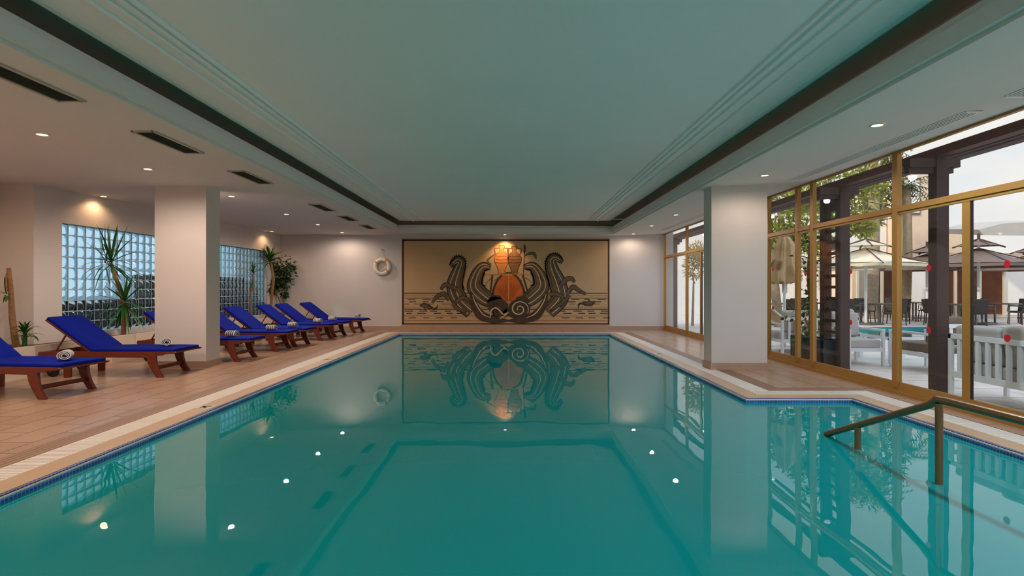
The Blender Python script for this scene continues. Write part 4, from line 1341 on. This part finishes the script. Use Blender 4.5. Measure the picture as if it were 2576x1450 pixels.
# glass coffee table
t = thing('coffee_table', 'low white coffee table with a pale blue glass top between the garden armchairs', 'table', (7.0, 10.05, -0.01))
for sx in (-1, 1):
    for sy in (-1, 1):
        link('leg', MB().box(sx * .4 - .03, sx * .4 + .03, sy * .42 - .03, sy * .42 + .03, 0, 0.44), 'whitemetal', t)
b = MB()
for q in ((-.43, .43, -.45, -.39), (-.43, .43, .39, .45), (-.43, -.37, -.39, .39), (.37, .43, -.39, .39)):
    b.box(*q, 0.40, 0.45)
link('frame', b, 'whitemetal', t)
link('glass_top', MB().box(-.42, .42, -.44, .44, 0.452, 0.462), 'tableglass', t)

# reclined sun lounger with beige sling and a crank umbrella stand beyond the first wide window
t = thing('sling_lounger', 'white framed sun lounger with a raised beige sling, outside beside the closed parasol', 'sun lounger', (6.45, 12.25, -0.01), 0.1)
b = MB()
for s in (-1, 1):
    b.tube([(-.2, s * .3, .32), (1.2, s * .3, .30)], 0.022, 8)
    b.tube([(-.9, s * .3, .86), (-.2, s * .3, .32)], 0.022, 8)
    b.tube([(-.1, s * .3, .32), (-.35, s * .3, 0)], 0.022, 8); b.tube([(-.35, s * .3, .32), (-.05, s * .3, 0)], 0.022, 8)
    b.tube([(1.0, s * .3, .32), (1.2, s * .3, 0)], 0.022, 8)
b.tube([(-.9, -.3, .86), (-.9, .3, .86)], 0.022, 8); b.tube([(1.2, -.3, .30), (1.2, .3, .30)], 0.022, 8)
link('frame', b, 'whitemetal', t)
b = MB(); b.box(-.88, -.2, -.28, .28, 0, 0)
b = MB()
T = Matrix.Translation((-.2, 0, .33)) @ Matrix.Rotation(math.atan2(.54, .7), 4, 'Y')
b.box(-.87, 0, -.28, .28, -.006, .006, 0, T); b.box(-.2, 1.2, -.28, .28, .324, .336)
link('sling', b, 'beige', t)

def closed_parasol(loc, lab, top=2.5, bot=1.35, R=0.30):
    t = thing('closed_parasol', lab, 'parasol', loc)
    link('pole', MB().tube([(0, 0, 0.06), (0, 0, top + .05)], 0.028, 10), 'whitemetal', t)
    link('base', MB().lathe([(0.001, 0.07), (0.06, 0.07), (0.08, 0.05), (0.26, 0.04), (0.27, 0.0), (0.001, 0.0)], 24), 'whitemetal', t)
    b = MB(); n = 64; vs = []; fs = []
    prof = [(0.0, top), (.30, top - .05), (.62, top - .26), (.55, top - .30), (.74, top - .6), (.95, bot + .25), (1.0, bot + .05), (.96, bot)]
    for j, (rr, z) in enumerate(prof):
        for k in range(n):
            a = 2 * PI * k / n
            fold = 1 + (0.20 if j > 0 else 0) * math.sin(8 * a + .6 * math.sin(z * 5)) + .05 * math.sin(21 * a)
            vs.append((R * rr * fold * math.cos(a), R * rr * fold * math.sin(a), z + (0.03 * math.sin(8 * a) if j in (2, 7) else 0)))
    for j in range(len(prof) - 1):
        for k in range(n):
            fs.append((j * n + k, j * n + (k + 1) % n, (j + 1) * n + (k + 1) % n, (j + 1) * n + k))
    b.add(vs, fs, 0, True)
    link('canopy', b, 'beige', t)
    link('crank', MB().box(-.035, .035, -.05, .035, bot - .22, bot + .02), 'whitemetal', t)
    return t
closed_parasol((5.72, 11.6, -0.01), 'closed beige parasol standing outside the window next to the white column', 2.42, 1.42, .29)

# open square parasols with a small raised cap
def open_parasol(canopy, half=1.45, ze=2.15, zt=2.75):
    t = thing('open_parasol', 'x', 'parasol')
    b = MB()
    N = 6
    def sheet(h, ze, zt, sag, th=0.012):
        for q in range(4):
            a = q * PI / 2
            for i in range(N):
                for j in range(N):
                    pts = []
                    for (u, v) in ((i, j), (i + 1, j), (i + 1, j + 1), (i, j + 1)):
                        s = u / N; w = (v / N - .5) * 2
                        x = h * s; y = h * s * w
                        z = zt + (ze - zt) * s - sag * math.sin(PI * s) * .6 - sag * .4 * (1 - w * w) * s * -1
                        pts.append((x * math.cos(a) - y * math.sin(a), x * math.sin(a) + y * math.cos(a), z))
                    b.add(pts, [(0, 1, 2, 3)], 0, True)
    sheet(half, ze, zt, 0.10)
    # hanging hem
    for q in range(4):
        a = q * PI / 2
        c, s = math.cos(a), math.sin(a)
        R = lambda x, y: (x * c - y * s, x * s + y * c)
        p0, p1 = R(half, -half), R(half, half)
        b.quad((*p0, ze), (*p1, ze), (*p1, ze - .10), (*p0, ze - .10))
    link('canopy', b, canopy, t)
    b = MB()
    sheet(0.55, zt + .06, zt + .30, 0.02)
    link('vent_cap', b, canopy, t)
    b = MB()
    for q in range(4):
        a = PI / 4 + q * PI / 2
        d = half * math.sqrt(2)
        b.tube([(0.0, 0.0, zt + .33), (0.80 * math.cos(a), 0.80 * math.sin(a), zt + .02)], 0.03, 6)
        b.tube([(0.05 * math.cos(a), 0.05 * math.sin(a), zt - .02), (d * math.cos(a), d * math.sin(a), ze - .02)], 0.02, 6)
    b.tube([(0, 0, zt + .25), (0, 0, zt + .52)], 0.05, 8)
    link('ribs', b, 'pergola', t)
    link('pole', MB().tube([(0, 0, 0.05), (0, 0, zt + .3)], 0.05, 10), 'whitemetal', t)
    link('base', MB().box(-.4, .4, -.4, .4, 0, .07), 'greymetal', t)
    return t
pc_ = open_parasol('cream'); pt_ = open_parasol('taupe')
first = {'cream': True, 'taupe': True}
def put_parasol(kind, px, D, rz, sc, lab):
    src = pc_ if kind == 'cream' else pt_
    o = src if first[kind] else copy_tree(src)
    first[kind] = False
    place(o, ((px - 1288) * D / F, D, -0.01), rz, lab, kind + ' square parasols on the terrace')
    o.scale = (sc, sc, 1)
put_parasol('cream', 2178, 19.8, 0.45, 1.0, 'open cream square parasol seen through the wide pane beside the trellis')
put_parasol('cream', 2062, 23.6, 0.4, 0.95, 'open cream square parasol seen behind the ladder trellis')
put_parasol('cream', 1945, 19.8, 0.5, 0.9, 'open cream square parasol partly hidden by the closed beige parasol')
put_parasol('taupe', 2332, 23.4, 0.5, 1.0, 'open taupe square parasol partly hidden by the dark pergola post')
put_parasol('taupe', 2462, 19.9, 0.5, 1.0, 'open taupe square parasol seen through the pane at the photo edge')
put_parasol('taupe', 2600, 23.3, 0.45, 1.0, 'open taupe square parasol cut off by the photo edge')

# dark dining sets beyond the outdoor pool
def dining_chair_():
    t = thing('dining_chair', 'x', 'chair')
    link('seat', MB().box(-.24, .24, -.24, .24, .42, .46), 'wicker', t)
    link('backrest', MB().box(-.24, .24, -.02, .02, 0, .46, 0, Matrix.Translation((0, -.24, .46)) @ Matrix.Rotation(.16, 4, 'X')), 'wicker', t)
    for sx in (-1, 1):
        for sy in (-1, 1):
            link('leg', MB().tube([(sx * .22, sy * .22, .43), (sx * .24, sy * .25, 0)], .018, 6), 'wicker', t)
        link('armrest', MB().tube([(sx * .25, -.25, .66), (sx * .27, .18, .67), (sx * .25, .24, .44)], .018, 6), 'greymetal', t)
    return t
def dining_table_():
    t = thing('dining_table', 'x', 'table')
    link('tabletop', MB().box(-.45, .45, -.45, .45, .71, .75), 'greymetal', t)
    for sx in (-1, 1):
        for sy in (-1, 1):
            link('leg', MB().box(sx * .41 - .025, sx * .41 + .025, sy * .41 - .025, sy * .41 + .025, 0, .71), 'greymetal', t)
    return t
dc = dining_chair_(); dt = dining_table_()
tabs = [(1950, 20.6), (2062, 21.2), (2212, 20.2), (2300, 21.9), (2402, 19.4), (2520, 20.4)]
near = ['seen through the pane with the closed parasol', 'seen behind the ladder trellis', 'seen through the wide pane, under the cream parasol', 'just past the wide pane', 'seen between the dark post and the gold stile', 'seen through the pane at the photo edge']
short = ['by the closed parasol', 'behind the ladder trellis', 'under the cream parasol', 'just past the widest pane', 'between dark post and gold stile', 'at the photo edge']
nc = 0
for i, (px, D) in enumerate(tabs):
    x = (px - 1288) * D / F
    o = dt if i == 0 else copy_tree(dt)
    place(o, (x, D, -0.01), 0.08 * i, 'grey square dining table ' + near[i], 'dining tables on the far terrace')
    for k, (dx, dy, rz, wh) in enumerate(((-0.72, -.05, -PI / 2 - .2, 'its near-side-left'), (0.72, .05, PI / 2 + .2, ''), (0.05, -.72, 0.1, ''), (-0.05, .74, PI - .1, ''))):
        c = dc if nc == 0 else copy_tree(dc)
        nc += 1
        pos = ['on its column side', 'on its photo-edge side', 'on its pool side', 'on its restaurant side'][k]
        place(c, (x + dx, D + dy, -0.01), rz, 'dark wicker chair %s, at the table %s' % (pos, short[i]), 'dark wicker chairs on the far terrace')

# houses
def house(label, boxes, cat='building'):
    return thing('house', label, cat, (0, 0, 0))
h = thing('restaurant', 'glazed brown terrace restaurant with pale posts behind the taupe parasols', 'building', (20, 26, -0.01))
o_ = Vector((20, 26, 0))
FX0, FX1, FY = 16.2, 33.0, 26.0
b = MB(); b.box(FX0 - 20, FX1 - 20, 2, 2.2, 0, 2.9); b.box(FX0 - 20, FX1 - 20, 0, 2.2, 2.55, 2.95); b.box(FX1 - 20, FX1 - 19.8, 0, 2, 0, 2.6); b.box(FX0 - 20.2, FX0 - 20, 0, 2, 0, 2.6)
link('shell', b, 'housetan', h)
link('back_panel', MB().box(FX0 - 20, FX1 - 20, 1.9, 1.98, 0.01, 2.54), 'brick', h)
r = random.Random(9)
x = FX0
k = 0
while x < FX1:
    link('mullion', MB().box(x - 20, x - 20 + 0.10, -.06, .04, 0.01, 2.55), 'curtain', h)
    w = 1.15
    if k % 3 == 0:
        link('curtain', MB().box(x - 20 + .15, x - 20 + .55, .15, .2, 0.05, 2.5), 'curtain', h)
    if k % 4 == 2:
        link('white_panel', MB().box(x - 20 + .12, x - 20 + w, .02, .06, 0.02, 2.54), 'housewhite', h)
    x += w; k += 1
h = thing('house', 'tall white house wall with a small dark window above the cream parasols', 'building', (17.5, 29.5, -0.01))
link('wall', MB().box(-4.9, 2.5, 0, 4, 0, 5.3), 'housewhite', h)
f = link('window_frame', MB().box(-1.1, .0, -.06, .0, 3.35, 4.05), 'greymetal', h)
link('pane', MB().box(-1.05, -.05, -.08, -.061, 3.4, 4.0), 'darkglass', f)
h = thing('house', 'tan rendered house wall beside the dark pergola post', 'building', (20.8, 28.6, -0.01))
b = MB(); b.box(-.75, .8, 0, 4, 0, 7.6)
link('wall', b, 'housetan', h)
f = link('window_frame', MB().box(-.6, .3, -.06, 0, 5.1, 7.0), 'greymetal', h)
link('pane', MB().box(-.54, .24, -.08, -.061, 5.2, 6.9), 'housewhite', f)
# low wall whose top sweeps down in a curve
h = thing('garden_parapet', 'pale curved parapet sweeping down beside the gold window stile', 'parapet', (23.6, 29.2, -0.01))
prof = [(-1.6, 0), (-1.6, 4.5)]
for k in range(9):
    a = PI / 2 * k / 8
    prof.append((-1.6 + 2.3 * math.sin(a), 4.5 - 1.2 * math.sin(a) * (1 - math.cos(a))))
prof += [(0.75, 2.9), (3.6, 2.8), (3.6, 0)]
link('wall', MB().prism(prof, 0, .6), 'housetan', h)
# white wall of the far court
h = thing('house', 'low white court wall seen through the farthest window pane beyond the column', 'building', (9.0, 27.0, -0.01))
link('wall', MB().box(-3.0, 3.2, 0, .5, 0, 2.2), 'housewhite', h)
h = thing('house', 'beige house facade behind the farthest window beyond the column', 'building', (9.0, 36.0, -0.01))
link('wall', MB().box(-4.0, 4.0, 0, 5, 0, 7.5), 'housewhite', h)
# large white sail canopy at the photo edge
t = thing('shade_canopy', 'pale grey flat canopy edge hanging high at the photo edge', 'canopy', (22, 24, 0))
A = [P(2462, 578, 24), P(2520, 563, 24), P(2640, 556, 24), P(2640, 594, 24), P(2474, 592, 24)]
o_ = Vector((22, 24, 0))
b = MB(); n = len(A)
b.add([p - o_ for p in A] + [p - o_ + Vector((0.4, 2.5, .3)) for p in A], [tuple(range(n)), tuple(range(2 * n - 1, n - 1, -1))] + [((i + 1) % n, i, n + i, n + (i + 1) % n) for i in range(n)])
link('valance', b, 'greycush', t)
link('pole', MB().tube([P(2630, 590, 25) - o_, Vector((P(2630, 590, 25).x - 22, 1, -0.01))], .05, 8), 'whitemetal', t)

# trees
def leafy(name, label, base, trunk_pts, blobs, leafm, seed, nleaf, L=0.28, W=0.12, trunk_r=0.16, trunkm='bark'):
    t = thing(name, label, 'tree', base)
    bv = Vector(base)
    b = MB(); sp = spline([Vector(p) - bv for p in trunk_pts], 5)
    b.tube(sp, [trunk_r * (1 - .6 * i / (len(sp) - 1)) for i in range(len(sp))], 9)
    link('trunk', b, trunkm, t)
    r = random.Random(seed)
    b = MB()
    for c, R in blobs:
        for _ in range(int(nleaf)):
            v = Vector((r.gauss(0, 1), r.gauss(0, 1), r.gauss(0, 1)))
            v = v.normalized() * (r.random() ** .45)
            p = Vector(c) - bv + Vector((v.x * R[0], v.y * R[1], v.z * R[2]))
            d = Vector((v.x, v.y, v.z * .6 + r.uniform(-.3, .5))) + Vector((r.uniform(-.7, .7), r.uniform(-.7, .7), r.uniform(-.5, .5)))
            b.leaf(p, d, (r.uniform(-1, 1), r.uniform(-1, 1), 1), L * r.uniform(.6, 1.2), W * r.uniform(.7, 1.3))
    link('crown', b, leafm, t)
    return t
D = 16
leafy('pine_tree', 'green pine tree above the parasols behind the ladder trellis', P(2120, 725 + 1.3 * F / D, D),
      [P(2120, 725 + 1.3 * F / D, D), P(2128, 650, D), P(2120, 520, D)],
      [(P(2150, 500, D), (.75, .75, .5)), (P(2080, 470, D), (.9, .8, .5)), (P(2030, 520, D), (.7, .7, .5)), (P(2180, 455, D), (.6, .6, .4)), (P(2110, 560, D), (.6, .6, .4)), (P(2168, 575, D), (.35, .3, .22))], 'pine', 1, 420, .22, .07)
D = 25.3
leafy('pine_tree', 'dull olive pine tree filling the upper panes above the cream parasols', P(2200, 725 + 1.3 * F / D, D),
      [P(2200, 725 + 1.3 * F / D, D), P(2205, 600, D), P(2220, 470, D)],
      [(P(2230, 480, D), (1.0, 1.0, 1.1)), (P(2190, 540, D), (.8, .8, .6)), (P(2200, 420, D), (1.2, 1., .6))], 'pinedark', 2, 460, .34, .11)
D = 18.6
leafy('pine_tree', 'broad green pine tree in the panes next to the white column', P(1960, 725 + 1.3 * F / D, D),
      [P(1960, 725 + 1.3 * F / D, D), P(1945, 650, D), P(1965, 560, D), P(1950, 500, D)],
      [(P(1960, 530, D), (.95, .8, .6)), (P(2010, 500, D), (.85, .8, .5)), (P(1930, 590, D), (.7, .7, .42)), (P(2025, 600, D), (.5, .5, .5))], 'pine', 3, 420, .28, .09)
D = 19
leafy('bamboo', 'yellow leafed bamboo clump beyond the farthest sliding door', P(1742, 725 + 1.3 * F / D, D),
      [P(1742, 725 + 1.3 * F / D, D), P(1744, 740, D), P(1745, 690, D)],
      [(P(1745, 670, D), (.30, .3, .55)), (P(1752, 640, D), (.25, .3, .4))], 'yellowleaf', 4, 330, .2, .05, .05)
D = 38
leafy('broadleaf_tree', 'dark tree standing behind the beige house at the left of the windows', P(1890, 725 + 1.3 * F / D, D),
      [P(1890, 725 + 1.3 * F / D, D), P(1890, 640, D), P(1890, 560, D)],
      [(P(1890, 560, D), (2, 1.5, 1.5)), (P(1960, 600, D), (1.6, 1.5, 1.3)), (P(2040, 570, D), (2, 1.5, 1.6))], 'hedge', 5, 420, .5, .25)
# palms
def palm(label, px, D, ytop, seed, r0=.22, nf=26, L=1.5):
    base = P(px, 725 + 1.3 * F / D, D)
    t = thing('palm_tree', label, 'tree', base)
    top = P(px + 4, ytop, D) - base
    link('trunk', MB().tube(spline([Vector((0, 0, 0)), top * .5 + Vector((.08, 0, 0)), top], 6), [r0 * (1.1 - .02 * i) for i in range(13)], 10), 'bark', t)
    b = MB(); r = random.Random(seed)
    for i in range(nf):
        a = i * 2.4; e = r.uniform(-.4, 1.1)
        d0 = Vector((math.cos(a) * math.cos(e), math.sin(a) * math.cos(e), math.sin(e)))
        p = top.copy(); cur = d0.copy()
        for s in range(9):
            q = p + cur * (L / 9)
            b.tube([p, q], .012, 4, 0, False)
            sd = cur.cross(Vector((0, 0, 1)))
            if sd.length < .01: sd = Vector((1, 0, 0))
            sd.normalize()
            for sg in (-1, 1):
                b.leaf(p, sd * sg + cur * .6 + Vector((0, 0, -.45)), (0, 0, 1), .42 * (1 - .5 * s / 9), .05)
            p = q; cur = (cur + Vector((0, 0, -.14))).normalized()
    link('fronds', b, 'palm', t)
palm('grey trunked palm rising behind the cream parasol in the wide pane', 2192, 23.5, 380, 3)
palm('palm with drooping fronds before the tan house, next to the widest gold mullion', 2276, 24.5, 470, 7, .2, 22, 1.2)

# distant greenery hiding the horizon
t = thing('hedge', 'dark clipped hedge far behind the houses along the horizon', 'hedge', (16, 44, 0))
r = random.Random(77); b = MB()
for _ in range(2600):
    b.leaf((r.uniform(-14, 34), r.uniform(-.8, .8), r.uniform(0, 2.6)), (r.uniform(-1, 1), r.uniform(-1, 1), r.uniform(-.2, 1)), (r.uniform(-1, 1), -1, .5), .7, .4)
b.box(-14, 34, -.5, .5, 0, 2.3)
link('foliage', b, 'hedge', t)

# ------------------------------------------------------------------ light from outside
w = bpy.data.worlds.new('sky'); S.world = w; w.use_nodes = True
nt = w.node_tree
bg = nt.nodes['Background']
tc = nt.nodes.new('ShaderNodeTexCoord')
sep = nt.nodes.new('ShaderNodeSeparateXYZ'); nt.links.new(tc.outputs['Generated'], sep.inputs[0])
ramp = nt.nodes.new('ShaderNodeValToRGB')
ramp.color_ramp.elements[0].position = 0.0; ramp.color_ramp.elements[0].color = rgb(236, 226, 220)
ramp.color_ramp.elements[1].position = 0.6; ramp.color_ramp.elements[1].color = (0.95, 1.15, 1.5, 1)
e = ramp.color_ramp.elements.new(0.22); e.color = rgb(214, 222, 236)
nt.links.new(sep.outputs[2], ramp.inputs[0])
nz = nt.nodes.new('ShaderNodeTexNoise'); nz.inputs['Scale'].default_value = 3.2; nz.inputs['Detail'].default_value = 5
mpn = nt.nodes.new('ShaderNodeMapping'); mpn.inputs['Scale'].default_value = (1, 1, 2.6)
nt.links.new(tc.outputs['Generated'], mpn.inputs[0]); nt.links.new(mpn.outputs[0], nz.inputs['Vector'])
cr = nt.nodes.new('ShaderNodeMapRange'); cr.inputs[1].default_value = .46; cr.inputs[2].default_value = .68
nt.links.new(nz.outputs['Fac'], cr.inputs[0])
mx = nt.nodes.new('ShaderNodeMix'); mx.data_type = 'RGBA'
nt.links.new(cr.outputs[0], mx.inputs[0]); nt.links.new(ramp.outputs[0], mx.inputs[6]); mx.inputs[7].default_value = rgb(244, 234, 226)
nt.links.new(mx.outputs[2], bg.inputs[0])
bg.inputs[1].default_value = 1.05
sun = bpy.data.lights.new('sun', 'SUN'); sun.energy = 2.2; sun.color = (1, .86, .68); sun.angle = .05
so = bpy.data.objects.new('sun', sun); COL.objects.link(so); so.rotation_euler = (math.radians(58), 0, math.radians(-62))

# added fill lights under the water, unseen, to tint the ceiling teal
for x in (-2.2, -0.2, 1.8):
    L = bpy.data.lights.new('added_pool_fill', 'AREA'); L.energy = 11; L.size = 0.4; L.color = (0.62, 1.0, 0.98); L.spread = math.radians(130)
    o = bpy.data.objects.new('added_pool_fill', L); COL.objects.link(o)
    o.location = (x, PY0 + 0.05, -0.8); o.rotation_euler = (math.radians(90), 0, 0)

# ------------------------------------------------------------------ camera and view
cam = bpy.data.cameras.new('camera'); co = bpy.data.objects.new('camera', cam); COL.objects.link(co)
co.location = (0, 0, CAM_Z); co.rotation_euler = (PI / 2, 0, 0)
cam.sensor_width = 36.0; cam.lens = 36.0 * F / 2576.0; cam.clip_start = 0.05; cam.clip_end = 300
S.camera = co
S.view_settings.view_transform = 'Standard'
try: S.view_settings.look = 'None'
except Exception: pass
S.view_settings.gamma = 1.0; S.view_settings.use_curve_mapping = False
S.view_settings.exposure = 0.2
S.cycles.use_denoising = True
S.cycles.max_bounces = 10; S.cycles.diffuse_bounces = 5; S.cycles.glossy_bounces = 5; S.cycles.transmission_bounces = 8; S.cycles.transparent_max_bounces = 16
S.cycles.sample_clamp_indirect = 6.0
S.cycles.caustics_reflective = False; S.cycles.caustics_refractive = False
